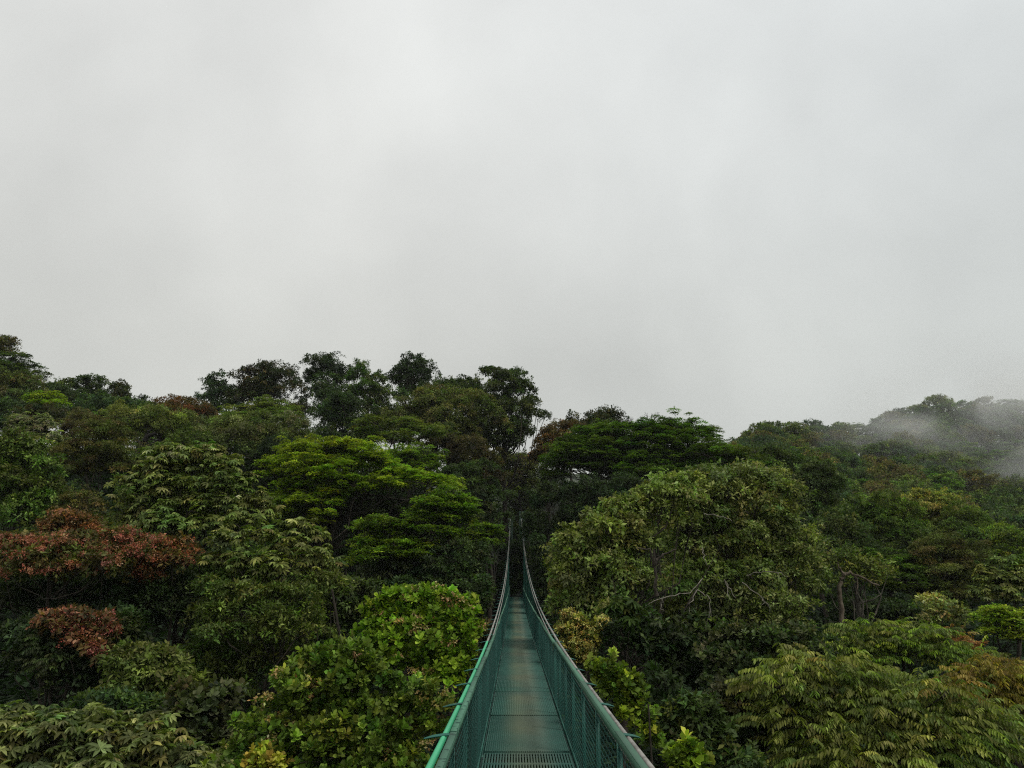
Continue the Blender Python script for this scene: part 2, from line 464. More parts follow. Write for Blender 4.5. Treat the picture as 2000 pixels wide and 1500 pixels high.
T('broadleaf_tree', 'tree', 'dark green leafy tree on the left slope beneath the narrow skyline tree', 'broad', 'blue', 66,
  '200,800,40,14 240,815,40,14 190,818,40,14 275,822,22,10', tip='green', group=LS)
T('broadleaf_tree', 'tree', 'russet-tinged low crown between the grey leaf tufts and the twisted trunk tree', 'broad', 'brown', 56,
  '165,830,36,12 205,838,35,12 140,845,30,14 225,850,25,10', tip='olive', group=LS)
T('compound_leaf_tree', 'tree', 'greyish tree of drooping leaf tufts near the left picture edge above the glossy green dome', 'palmate', 'grey', 48,
  '48,828,30,10 85,824,26,9 65,846,36,12 105,856,24,12 30,845,26,10 130,870,20,10', tip='pale', group=LS, cov=1.8)
T('broadleaf_tree', 'tree', 'green tree cut off by the left picture edge below the brown-green crown', 'broad', 'blue', 55,
  '5,800,22,18 -20,820,30,25 10,825,20,14', tip='green', group=LS)
T('broadleaf_tree', 'tree', 'large dull olive dome with a deep shaded underside on the left slope', 'fine', 'olive', 42,
  '205,852,50,12 160,880,46,16 222,885,42,18 190,905,55,16 150,918,36,14 232,918,28,16', tip='brown', group=LS, bark='visible', Ls=1.2)
T('broadleaf_tree', 'tree', 'big leafy green dome with yellow-green top at the left picture edge', 'broad', (.062, .108, .020), 34,
  '20,868,45,13 60,880,34,14 18,905,40,18 78,912,36,18 40,940,45,20 96,945,24,18 20,975,40,20 75,980,44,20 40,1015,45,20 -25,940,40,40 95,1015,25,15',
  tip='yolive', tipp=.3, group=LS, Ls=1.15)
T('bush', 'shrub', 'scrubby red-brown bush between the green dome and the palmate-leaved tree', 'fine', 'brown', 33,
  '150,975,30,12 165,995,34,14 130,995,26,14 185,1015,24,12', tip='olive', group=LS, clear=2, cov=1.5)
T('compound_leaf_tree', 'tree', 'big pale tree of finger-like leaf clusters left of the bright umbrella tree', 'palmate', 'olive', 27,
  '335,892,42,12 400,888,38,12 365,912,48,16 300,918,40,16 440,916,40,16 255,945,30,14 320,950,48,18 400,950,50,18 470,950,36,16 280,985,46,18 350,985,48,18 430,985,48,18 500,985,30,18 260,1020,44,18 330,1020,46,18 400,1022,46,16 470,1022,40,16 520,1005,22,14',
  tip='pale', tipp=.38, cov=1.9, group=LS, bark='visible', trunk_r=.7)
T('compound_leaf_tree', 'tree', 'lower tree of finger-like leaf clusters reaching right below the umbrella tree', 'palmate', 'olive', 23,
  '440,1060,36,14 500,1050,30,12 590,1032,32,9 615,1050,26,10 560,1060,30,10 540,1086,40,12 610,1090,44,12 645,1104,26,10 480,1095,40,14 430,1095,34,14 560,1112,40,12 500,1125,36,12',
  tip='pale', tipp=.45, cov=1.5, group=LS, bark='visible', trunk_r=.5)
T('umbrella_tree', 'tree', 'broad bright green umbrella tree with flat layered crown, the brightest left of the bridge', 'umbrella', 'bright', 42,
  '640,874,48,9 590,884,44,9 690,884,48,9 720,898,44,9 556,905,40,10 618,908,48,10 672,912,46,9 535,926,26,9 590,930,46,10 650,934,48,10 740,918,48,10 790,930,44,9 835,942,42,9 880,952,28,8 700,948,48,10 760,950,44,9 560,952,44,10 620,958,46,10 600,980,46,12 560,982,36,14 660,966,40,10 640,985,30,10 580,1008,40,14 545,1010,26,16 625,1010,26,12',
  tip='lime', tipp=.3, cov=2.6, group=LS, bark='visible', trunk_r=1.3)
T('umbrella_tree', 'tree', 'small darker umbrella crown behind the right shoulder of the bright umbrella tree', 'umbrella', 'umbra', 52,
  '800,893,44,8 836,902,26,8 780,908,34,8 826,918,30,8', tip='bright', group=LS)
T('umbrella_tree', 'tree', 'tiered green tree stepping down below the bright umbrella tree towards the bridge', 'umbrella', 'umbra', 35,
  '872,972,42,8 905,985,26,8 850,988,42,9 890,1002,38,9 915,1020,20,9 820,1006,34,9 862,1018,36,9 750,1026,50,9 716,1034,26,8 800,1036,42,10 760,1050,46,10 725,1066,40,9 780,1068,50,11 850,1040,34,10 880,1044,28,9 745,1090,46,12 800,1092,46,12 840,1070,30,12 700,1100,22,12',
  tip='bright', tipp=.42, cov=2.5, group=LS, bark='visible')
T('umbrella_tree', 'tree', 'low green tiers hanging over the left side of the bridge near the far masts', 'umbrella', 'umbra', 44,
  '940,1036,30,9 962,1046,26,9 918,1050,30,9 950,1062,30,10 905,1070,30,10', tip='bright', tipp=.25, group=LS)
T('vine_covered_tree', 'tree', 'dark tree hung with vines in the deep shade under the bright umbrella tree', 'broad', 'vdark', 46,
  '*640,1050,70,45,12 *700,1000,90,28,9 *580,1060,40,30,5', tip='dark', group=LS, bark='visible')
T('broadleaf_tree', 'tree', 'tall dark wall of foliage rising left of the far bridge masts', 'broad', 'dark', 58,
  '*930,960,52,50,10 *950,1010,40,45,8 900,935,40,20 955,970,30,25', tip='blue', group=LS)
T('broadleaf_tree', 'tree', 'dark leafy tree beside the bridge below the low green tiers', 'broad', 'dark', 34,
  '*870,1120,75,45,12 *910,1100,50,35,8 *790,1130,60,28,6 930,1150,22,26 945,1095,14,22', tip='blue', group=LS, Ls=.9)
T('broadleaf_tree', 'tree', 'shrubby dark tree pressed against the left cable of the bridge', 'broad', 'dark', 27,
  '*935,1180,26,40,7 930,1225,16,22 942,1150,10,18', tip='blue', group=NL, Ls=.9)
# notch and right skyline
T('broadleaf_tree', 'tree', 'pale brown-green distant tree seen in the notch behind the bridge masts', 'fine', 'olive', 92,
  '985,900,26,9 1012,908,32,14 980,930,30,18 1025,935,28,18 1000,955,36,20 1045,915,14,18', tip='brown', group=RS, Ls=1.6)
T('broadleaf_tree', 'tree', 'dark hazy tree filling the notch right behind the bridge masts', 'broad', 'dark', 98,
  '*1005,990,55,50,14 *1010,1040,50,40,9', tip='olive', tipp=.3, group=RS, Ls=1.3, bx=6)
T('mossy_tree', 'tree', 'mossy rust-brown tree with bare twigs beside the notch', 'broad', 'brown', 74,
  '1082,846,26,9 1062,866,26,12 1106,838,26,9 1070,885,26,12 1095,862,30,12 1050,890,18,10', tip=(.10, .055, .018), group=RS, bark='pale', cov=1.9)
T('broadleaf_tree', 'tree', 'left one of two ragged dark treetops above the umbrella tree right of the bridge', 'broad', 'vdark', 82,
  '1120,818,12,7 1114,830,14,7 1132,834,16,6', tip='brown', group=RS, cov=1.8)
T('broadleaf_tree', 'tree', 'right one of two ragged dark treetops above the umbrella tree right of the bridge', 'broad', 'vdark', 84,
  '1160,814,12,5 1188,814,22,7 1175,828,32,7 1208,830,12,6 1152,830,14,6', tip='brown', group=RS, cov=1.8)
T('umbrella_tree', 'tree', 'wide dark green umbrella tree on the skyline right of the bridge', 'umbrella', 'umbra', 62,
  '1318,838,52,8 1262,838,46,8 1372,850,34,8 1394,858,14,7 1215,848,48,9 1160,854,46,9 1122,868,38,9 1300,858,60,9 1240,862,52,9 1180,872,50,9 1345,872,54,9 1110,890,40,9 1150,892,44,9 1090,908,36,10 1210,888,50,10 1275,880,50,9 1330,892,50,9 1395,890,48,10 1440,900,44,10 1470,908,24,9 1160,912,40,9 1250,905,48,10 1310,912,48,10 1375,912,48,10 1430,922,44,10 1085,930,26,9 1280,930,50,10 1350,930,50,10 1215,915,30,9',
  tip=(.055, .10, .014), tipp=.4, cov=2.5, group=RS, bark='visible', trunk_r=1.5)
T('vine_covered_tree', 'tree', 'shaded tree with hanging vines under the umbrella tree right of the masts', 'broad', 'vdark', 52,
  '*1110,985,70,50,14 *1190,960,60,36,8 *1060,1010,36,60,9 *1140,1050,70,40,8', tip='dark', group=RS, bark='visible')
T('broadleaf_tree', 'tree', 'dark foliage closing over the far end of the bridge beneath the masts', 'broad', 'vdark', 89,
  '*1006,1085,30,50,12 *1006,1145,24,24,8 975,1060,18,40 1036,1070,16,50', tip='dark', group=RS, clear=1.0, bx=5)
T('tunnel_shade_foliage', 'tree', 'black-green foliage added as tunnel shade over the bridge deck where it disappears', 'broad', 'vdark', 69,  # foliage added over the deck; its near-black leaves stand in for tunnel shade
  '*1005,1120,26,40,12 *1005,1152,20,14,8 980,1150,14,16 1030,1150,14,18 1004,1080,24,16', tip='dark', group=LS, clear=1.0, bx=-5.5)
T('shrub', 'shrub', 'dark shrub crowding the right cable of the bridge near its far end', 'broad', 'vdark', 45,
  '*1066,1100,22,60,8 1058,1160,14,26', tip='dark', group=RS)
T('snag', 'dead tree', 'broken dead tree trunk standing at the left foot of the misty hill', 'broad', 'brown', 74,
  '1490,915,12,8', tip='olive', group=RS, bark='snag', cov=.8, clear=8)
# right middle
T('broadleaf_tree', 'tree', 'big olive yellow-green tree close right of the bridge with a forked dark trunk showing', 'broad', 'yolive', 25,
  '1300,952,40,12 1335,944,30,10 1268,970,36,14 1315,975,42,16 1205,992,26,12 1230,1000,36,16 1180,1012,24,14 1285,1000,46,18 1240,1030,46,18 1185,1035,36,18 1120,1056,34,14 1160,1062,46,18 1225,1065,48,18 1100,1080,22,16 1130,1092,46,20 1195,1098,50,20 1255,1060,40,18 1095,1118,28,18 1150,1128,48,20 1215,1132,46,20 1085,1150,24,16 1130,1160,46,20 1195,1168,48,20 1085,1185,26,14 1140,1195,46,18 1205,1200,40,16 1260,1140,36,22',
  tip='pale', tipp=.35, cov=2.0, group=RS, bark='visible', trunk_r=.9)
T('broadleaf_tree', 'tree', 'big olive tree adjoining the forked-trunk one on its right, with bare pale branches sagging low', 'broad', (.094, .132, .042), 28,
  '1395,938,46,10 1450,932,42,9 1505,938,34,10 1360,962,42,14 1420,965,50,14 1485,960,46,14 1535,965,30,14 1350,995,46,16 1410,1000,50,18 1475,998,50,18 1540,1000,34,18 1340,1030,46,18 1400,1038,50,18 1465,1040,50,18 1530,1040,44,20 1575,1050,26,16 1350,1072,50,20 1420,1080,52,20 1490,1082,52,20 1555,1085,44,20 1590,1110,24,20 1330,1112,46,20 1400,1122,52,20 1470,1128,52,20 1540,1130,48,20 1585,1150,28,20 1320,1155,46,20 1385,1165,50,20 1450,1172,50,20 1520,1175,48,20 1570,1190,34,18 1330,1195,44,16 1400,1208,46,16 1480,1212,46,16 1545,1215,40,16',
  tip='pale', tipp=.3, cov=1.9, group=RS, bark='visible', trunk_r=.9)
T('broadleaf_tree', 'tree', 'dense dark green tree at the foot of the misty hill beside the broken dead trunk', 'broad', 'green', 64,
  '1512,892,34,13 1548,905,36,13 1500,912,36,14 1555,925,40,14', tip='dark', group=RS)
T('broadleaf_tree', 'tree', 'dark rounded tree right of the olive tree top, hung with a few pale leaves', 'broad', 'dark', 48,
  '1590,920,40,14 1615,940,34,16 1570,945,36,16 1615,970,30,20 1575,985,40,20 1610,1005,30,18 1550,960,30,16', tip='olive', tipp=.2, group=RS)
T('broadleaf_tree', 'tree', 'rounded rich green dome standing out before the misty hill', 'broad', 'green', 50,
  '1722,988,42,12 1685,1002,32,13 1765,1004,36,14 1655,1018,24,11 1715,1015,50,16 1770,1030,36,16 1690,1040,46,16 1745,1055,46,18 1790,1055,24,16 1690,1068,40,14', tip='umbra', tipp=.4, group=RS)
T('broadleaf_tree', 'tree', 'pale straw-green crown rising behind the rich green dome', 'broad', 'yolive', 56,
  '1798,972,32,9 1830,984,30,10 1780,988,30,10 1852,1000,30,12 1815,1002,40,12 1850,1025,40,14', tip='gold', tipp=.3, group=RS)
T('broadleaf_tree', 'tree', 'mid-green crown sloping down right of the straw-green one', 'broad', 'green', 53,
  '1885,1015,36,12 1910,1032,30,14 1870,1040,40,16 1905,1058,36,16 1850,1060,30,14 1925,1075,26,14', tip='yolive', tipp=.3, group=RS)
T('broadleaf_tree', 'tree', 'lime-tipped tree at the right picture edge where the misty hill ends', 'broad', 'green', 50,
  '1945,1040,30,10 1975,1055,28,13 1940,1065,34,14 1995,1070,30,16 1960,1090,40,16 2020,1090,30,20 1990,1100,20,12', tip='lime', tipp=.45, group=RS)
T('broadleaf_tree', 'tree', 'soft feathery brown-green tree filling the slope under the mid-green crowns', 'fine', 'olive', 42,
  '1838,1072,44,13 1880,1085,40,14 1815,1100,44,16 1870,1112,48,16 1905,1110,30,14 1830,1132,50,16 1890,1142,40,16 1815,1160,44,15 1870,1168,42,14 1840,1185,40,10', tip='brown', group=RS, cov=2.4, bark='visible')
T('broadleaf_tree', 'tree', 'dark crown left of the rich green dome, behind the tree with the bent bare trunk', 'broad', 'dark', 44,
  '1635,1030,34,14 1668,1048,32,14 1630,1058,38,16 1690,1085,40,14 1650,1082,34,14 1720,1095,36,12', tip='olive', tipp=.25, group=RS)
T('broadleaf_tree', 'tree', 'flat green crown over the black hollow below the rich green dome', 'umbrella', 'green', 42,
  '1740,1100,40,10 1780,1112,40,10 1730,1120,36,10 1765,1138,46,10 1800,1150,30,9 1740,1152,34,9', tip='umbra', tipp=.4, group=RS)
T('bent_tree', 'tree', 'sparse tree with a bent bare trunk and a branch stretching right, beside the black hollow', 'broad', 'olive', 31,
  '1650,1085,26,8 1622,1105,26,10 1700,1105,34,7 1660,1115,30,10 1735,1120,18,6 1620,1135,24,12 1690,1132,22,7', tip='yolive', group=RS, cov=1.2, bark='pale', trunk_r=1.4)
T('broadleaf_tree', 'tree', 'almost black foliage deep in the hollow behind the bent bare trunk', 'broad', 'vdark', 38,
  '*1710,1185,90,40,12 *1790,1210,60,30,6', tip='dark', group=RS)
T('compound_leaf_tree', 'tree', 'pale layered leaf clusters at the right picture edge above the lime green shrub', 'palmate', 'olive', 30,
  '1968,1104,30,9 1990,1120,26,10 1935,1118,24,7 1955,1135,34,10 1995,1145,24,12 1930,1158,26,8 1968,1165,34,10 2020,1135,30,20', tip='pale', tipp=.45, group=RS, cov=1.7)
T('shrub', 'shrub', 'lime green leafy shrub low at the right picture edge', 'umbrella', 'bright', 28,
  '1950,1198,32,7 1985,1206,28,8 1925,1212,24,7 1965,1222,38,8 2000,1228,28,10 1940,1236,28,8 1985,1246,30,8 2030,1215,30,12', tip='lime', group=NR, Ls=.9)
T('shrub', 'shrub', 'pale silvery shrub standing up from the drooping leaves on the right', 'broad', 'pale', 31,
  '1818,1178,20,9 1842,1188,18,8 1825,1198,26,10 1862,1204,26,8 1840,1212,30,8', tip='cream', tipp=.2, group=NR, cov=1.4)
T('bromeliad', 'plant', 'rust-red spiky plant growing among the drooping leaves on the right', 'frond', (.15, .07, .022), 25,
  '1845,1240,18,10 1875,1245,16,9 1860,1258,24,9 1895,1262,14,8', tip='cream', tipp=.12, group=NR, cov=1.6, Ls=.55)
# near right
T('drooping_leaf_tree', 'tree', 'upper tree of hanging leaflets on the right, before the black hollow', 'frond', (.076, .112, .032), 23,
  '1685,1238,34,10 1740,1236,36,10 1790,1244,40,10 1715,1254,40,11 1770,1262,46,11 1840,1272,40,11 1665,1270,36,11 1730,1280,46,12 1690,1300,40,12 1650,1292,22,10 1900,1285,26,11 1870,1300,36,12', tip='lime', tipp=.3, group=NR, cov=1.7)
T('drooping_leaf_tree', 'tree', 'large foreground tree of hanging leaflets filling the bottom right corner', 'frond', (.084, .120, .033), 15.5,
  '1560,1308,46,13 1620,1304,44,12 1520,1336,40,14 1590,1336,50,14 1660,1330,46,14 1500,1366,30,14 1560,1372,50,16 1630,1368,50,16 1710,1360,50,14 1780,1352,46,13 1840,1356,46,13 1520,1408,36,16 1590,1410,52,17 1670,1404,54,16 1750,1396,54,16 1830,1396,50,15 1900,1396,46,14 1560,1450,50,18 1640,1448,56,18 1730,1440,56,18 1810,1436,54,16 1890,1436,50,16 1960,1430,44,16 1550,1490,40,18 1640,1492,56,18 1730,1488,56,18 1820,1484,54,18 1900,1482,50,18 1975,1480,44,18 1700,1540,80,20 1880,1540,80,20',
  tip=(.17, .22, .055), tipp=.35, group=NR, cov=1.6)
T('drooping_leaf_tree', 'tree', 'golden-tinged tree of hanging leaflets at the right picture edge', 'frond', (.120, .116, .024), 17.5,
  '1930,1320,40,12 1975,1332,34,12 1905,1338,30,10 1950,1352,44,12 1995,1364,28,14 1920,1372,36,12 1970,1386,40,14 2030,1345,30,25', tip='gold', tipp=.25, group=NR, cov=1.7)
T('shrub', 'shrub', 'pinkish-brown twiggy shrub at the right picture edge above the golden leaflets', 'fine', (.085, .065, .032), 21,
  '1945,1296,26,8 1975,1304,24,8 1925,1302,20,7', tip='olive', tipp=.3, group=NR, cov=1.2)
T('broadleaf_shrub', 'shrub', 'dark mass of broad leaves beneath the bare pale branches right of the bridge', 'rosette', 'dark', 19,
  '1430,1240,46,14 1500,1246,46,14 1560,1256,40,14 1440,1270,46,15 1510,1278,50,15 1585,1280,34,14 1400,1290,40,16 1470,1302,46,16 1540,1310,36,14 1430,1326,46,16 1390,1335,30,14', tip='grey', tipp=.2, group=NR, cov=1.9)
T('broadleaf_shrub', 'shrub', 'dull grey-green rosette shrub left of the bottom right hanging leaflets', 'rosette', (.035, .044, .022), 16,
  '1440,1352,40,16 1420,1385,40,17 1470,1372,36,16 1450,1415,38,18 1405,1425,30,16', tip='grey', tipp=.3, group=NR, cov=1.9)
T('broadleaf_shrub', 'shrub', 'black-green leafy thicket between the yellow-flowered tree and the bare pale branches', 'broad', 'vdark', 20,
  '*1290,1240,90,46,14 *1330,1300,70,36,9', tip='dark', group=NR, Ls=1.2)
T('large_leaf_plant', 'plant', 'plant with a few huge pointed leaves below the forked-trunk tree', 'palmate', (.028, .058, .018), 19,
  '1205,1195,16,12 1230,1205,14,10', tip='green', group=NR, Ls=1.25, cov=.8, trunk_r=.25)
T('flowering_tree', 'small tree', 'small tree with yellow-orange flower tips just right of the bridge', 'rosette', 'olive', 20,
  '1125,1216,22,11 1148,1222,22,11 1110,1232,20,12 1140,1244,28,13 1118,1262,26,12 1152,1262,20,12 1130,1284,28,11', tip=(.24, .26, .06), tipp=.4, group=NR, cov=1.8, second=('panicle', (.42, .38, .12), 30))
T('rosette_shrub', 'shrub', 'fresh green shrub of paddle-shaped leaf rosettes along the right handrail', 'rosette', 'green', 11.5,
  '1180,1302,22,11 1200,1326,22,12 1168,1322,16,10 1222,1330,14,10 1212,1352,24,13 1240,1344,14,12 1190,1350,16,10 1232,1372,22,12 1252,1398,20,12 1225,1395,14,10 1262,1424,16,11 1275,1452,14,9', tip='lime', tipp=.35, group=NR, cov=1.4, Ls=.85, clear=3)
T('rosette_shrub', 'shrub', 'isolated tuft of large paddle leaves at the bottom edge right of the handrail', 'rosette', 'umbra', 8.6,
  '1322,1480,14,10 1350,1474,14,10 1338,1496,24,9', tip='lime', tipp=.5, group=NR, cov=1.2, Ls=.9, clear=3)
T('broadleaf_shrub', 'shrub', 'glossy dark small-leaved shrub at the bottom between the rail and the hanging leaflets', 'broad', 'dark', 12.5,
  '1330,1392,32,13 1366,1398,30,13 1310,1420,30,14 1355,1428,38,15 1395,1428,24,14 1330,1456,34,14 1380,1462,32,14 1410,1480,28,14 1440,1500,30,14', tip='olive', tipp=.25, group=NR, Ls=.75)
T('broadleaf_shrub', 'shrub', 'black-green undergrowth bush in the gap above the bottom edge right of the handrail', 'broad', 'vdark', 16,
  '*1300,1370,60,50,8 *1480,1460,60,50,9 *1400,1500,60,30,5', tip='dark', group=NR)
# near left
T('flowering_tree', 'flowering tree', 'tree covered with brick-red flower heads at the left picture edge', 'broad', (.060, .055, .020), 23,
  '15,1062,22,9 50,1066,28,9 90,1066,26,9 130,1068,30,10 175,1062,30,10 225,1052,34,10 265,1062,26,11 20,1086,32,11 70,1092,36,12 120,1096,36,12 170,1092,34,12 220,1086,34,12 265,1084,26,12 40,1112,34,11 95,1118,34,10 150,1116,34,10 200,1108,30,9 -30,1085,40,25',
  tip='olive', tipp=.4, group=NL, cov=1.8, second=('panicle', (.27, .130, .095), 290))
T('flowering_tree', 'flowering tree', 'brown-red flowering crown reaching right from the brick-red tree', 'broad', (.062, .056, .020), 24,
  '300,1076,26,9 340,1074,28,10 372,1084,20,10 290,1104,28,11 325,1100,30,11 270,1122,20,10 300,1128,24,10', tip='brown', tipp=.3, group=NL, cov=1.8, second=('panicle', (.30, .150, .085), 110))
T('flowering_tree', 'flowering tree', 'brownish budding crown just above the brick-red flower heads', 'broad', (.062, .05, .018), 29,
  '132,1012,26,9 118,1028,30,10 160,1026,26,10 100,1040,24,8 170,1042,30,9', tip='rust', tipp=.25, group=NL, cov=1.8, second=('panicle', (.28, .15, .075), 50))
T('flowering_tree', 'flowering tree', 'lower cluster of dusky red flower heads drooping over the dark hollow on the left', 'broad', (.052, .05, .02), 20,
  '120,1212,28,9 155,1208,26,8 100,1226,22,10 190,1222,22,10 140,1232,30,11 180,1244,26,12 205,1240,14,10 160,1262,22,11 185,1282,14,9', tip='rust', tipp=.2, group=NL, cov=1.6, second=('panicle', (.25, .115, .085), 130))
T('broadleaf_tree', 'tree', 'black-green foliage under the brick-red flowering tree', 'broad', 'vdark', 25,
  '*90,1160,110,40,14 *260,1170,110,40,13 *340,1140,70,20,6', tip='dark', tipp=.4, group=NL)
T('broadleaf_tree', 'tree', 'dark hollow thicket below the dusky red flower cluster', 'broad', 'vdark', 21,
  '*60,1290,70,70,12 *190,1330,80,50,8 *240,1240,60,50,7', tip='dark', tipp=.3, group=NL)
T('hanging_fern', 'fern', 'dark strap-leaved epiphyte hanging under the dusky red flower cluster', 'frond', (.022, .030, .014), 19.6,
  '85,1262,16,14 105,1282,14,16 75,1300,14,16 100,1320,12,16', tip='dark', group=NL, cov=1.1, Ls=.8)
T('broadleaf_shrub', 'shrub', 'olive rounded shrub with yellowish top above the bottom left leaf fans', 'broad', 'olive', 19,
  '270,1286,32,10 320,1290,34,10 250,1304,28,12 295,1308,40,14 345,1308,24,12 240,1330,30,13 290,1336,40,15 340,1330,30,14 370,1342,22,12 260,1358,34,13 310,1362,36,12', tip='yolive', tipp=.35, group=NL, Ls=.95)
T('broadleaf_shrub', 'shrub', 'deep green low shrub directly above the bottom left leaf fans', 'broad', 'blue', 17.5,
  '180,1388,40,10 230,1384,40,11 280,1388,36,11 150,1404,30,10 320,1396,30,12', tip='green', tipp=.4, group=NL, Ls=.9)
T('large_leaf_tree', 'tree', 'dark glossy tree of long-leaved whorls left of the bright rounded-leaf tree', 'rosette', (.036, .050, .020), 16,
  '370,1362,28,14 410,1368,26,14 440,1358,22,12 350,1390,26,14 395,1398,30,15 435,1396,24,14 340,1420,24,12 400,1430,30,15 440,1430,24,13 380,1460,30,14 430,1462,26,14', tip='grey', tipp=.25, group=NL, Ls=1.5, cov=1.8)
T('compound_leaf_tree', 'tree', 'pale-ribbed leaf fans filling the bottom left corner', 'palmate', (.072, .094, .036), 14.5,
  '20,1406,30,12 70,1412,34,12 130,1418,34,12 190,1412,34,12 300,1420,30,12 250,1422,34,12 40,1436,40,14 110,1444,44,14 180,1442,44,14 250,1448,44,14 320,1448,40,13 20,1470,40,15 90,1476,44,15 160,1474,46,15 240,1480,46,15 310,1480,46,15 370,1486,34,13 410,1490,26,10 60,1505,50,15 180,1508,60,15 300,1512,60,15 -30,1450,40,40',
  tip='pale', tipp=.4, group=NL, cov=1.8, Ls=.92)
T('thicket_tree', 'small tree', 'wispy brown-green thicket between the red tree and the bright rounded-leaf tree', 'fine', 'olive', 21.5,
  '410,1150,34,12 440,1170,36,14 490,1160,36,13 540,1165,36,13 590,1165,34,13 420,1200,40,15 480,1200,42,15 540,1205,42,15 600,1205,40,14 440,1235,42,15 510,1240,42,15 580,1240,42,15', tip='green', tipp=.3, group=NL, Ls=1.35, cov=1.5, bark='visible')
T('thicket_tree', 'small tree', 'lower green thicket with thin stems beside the bright rounded-leaf tree', 'fine', 'green', 22,
  '400,1265,36,13 450,1275,40,15 520,1280,40,15 575,1285,36,15 420,1305,40,15 480,1315,42,15 540,1315,34,15 400,1335,36,14 460,1345,36,14', tip='olive', tipp=.45, group=NL, Ls=1.5, cov=1.5, bark='visible')
T('thicket_tree', 'small tree', 'dark leafy tree behind the top of the bright rounded-leaf tree', 'broad', 'dark', 26,
  '660,1170,40,14 700,1155,36,14 640,1195,40,15 690,1195,36,14 650,1225,40,15 620,1245,34,14', tip='olive', tipp=.35, group=NL)
T('small_tree', 'small tree', 'small yellow-green tufted tree at the tip of the finger-leaf branches', 'fine', 'yolive', 22,
  '645,1138,28,8 630,1152,26,9 660,1154,22,8', tip='olive', group=NL, Ls=1.4, cov=1.6, bark='visible')
T('rounded_leaf_tree', 'tree', 'bright green tree of rounded leaves beside the bridge, with pale flower sprays', 'rosette', (.085, .165, .017), 15.5,
  '790,1162,24,10 830,1166,28,12 765,1176,22,10 880,1168,22,12 915,1180,18,12 750,1196,30,13 800,1192,36,15 855,1194,34,15 905,1204,26,15 730,1222,26,13 780,1222,40,16 840,1226,42,16 900,1232,30,15 720,1250,28,13 765,1254,40,16 830,1260,44,17 895,1264,34,16 925,1240,14,14 760,1288,36,15 820,1294,44,17 885,1298,38,16 925,1300,12,16 860,1328,40,14 900,1330,22,14',
  tip=(.17, .29, .03), tipp=.45, cov=1.9, group=NL, second=('panicle', (.30, .24, .12), 26))
T('rounded_leaf_tree', 'tree', 'dense rounded-leaf tree left of the handrail, duller than the bright one above it', 'rosette', (.066, .118, .022), 12.2,
  '640,1282,36,14 690,1272,34,14 600,1306,34,14 655,1310,44,17 715,1300,36,15 570,1338,34,15 625,1345,46,18 690,1342,48,18 750,1330,40,16 800,1350,40,16 545,1376,34,15 600,1385,48,19 670,1385,50,19 740,1378,48,18 810,1388,44,17 855,1380,26,15 500,1420,36,16 560,1428,50,19 640,1430,52,20 715,1425,52,19 790,1430,48,18 845,1425,24,16 480,1465,36,17 545,1474,52,19 630,1476,54,20 710,1474,54,20 790,1474,48,19 500,1510,60,20 620,1520,60,20 740,1518,60,20 820,1512,24,14',
  tip=(.15, .235, .036), tipp=.3, cov=1.9, group=NL, second=('panicle', (.26, .24, .10), 20), Ls=.86)
T('rounded_leaf_tree', 'small tree', 'yellow-budded sprig at the bottom edge left of the foreground rounded-leaf tree', 'rosette', 'lime', 11,
  '512,1480,12,8 505,1496,18,8 545,1498,14,7', tip='gold', tipp=.5, group=NL, Ls=.9, cov=1.3)
T('broadleaf_shrub', 'shrub', 'brownish dark shrub squeezed between the bright rounded-leaf tree and the left cable', 'fine', (.035, .030, .016), 21,
  '*930,1262,22,34,6 945,1235,8,12', tip='dark', group=NL, cov=1.6, Ls=1.3)

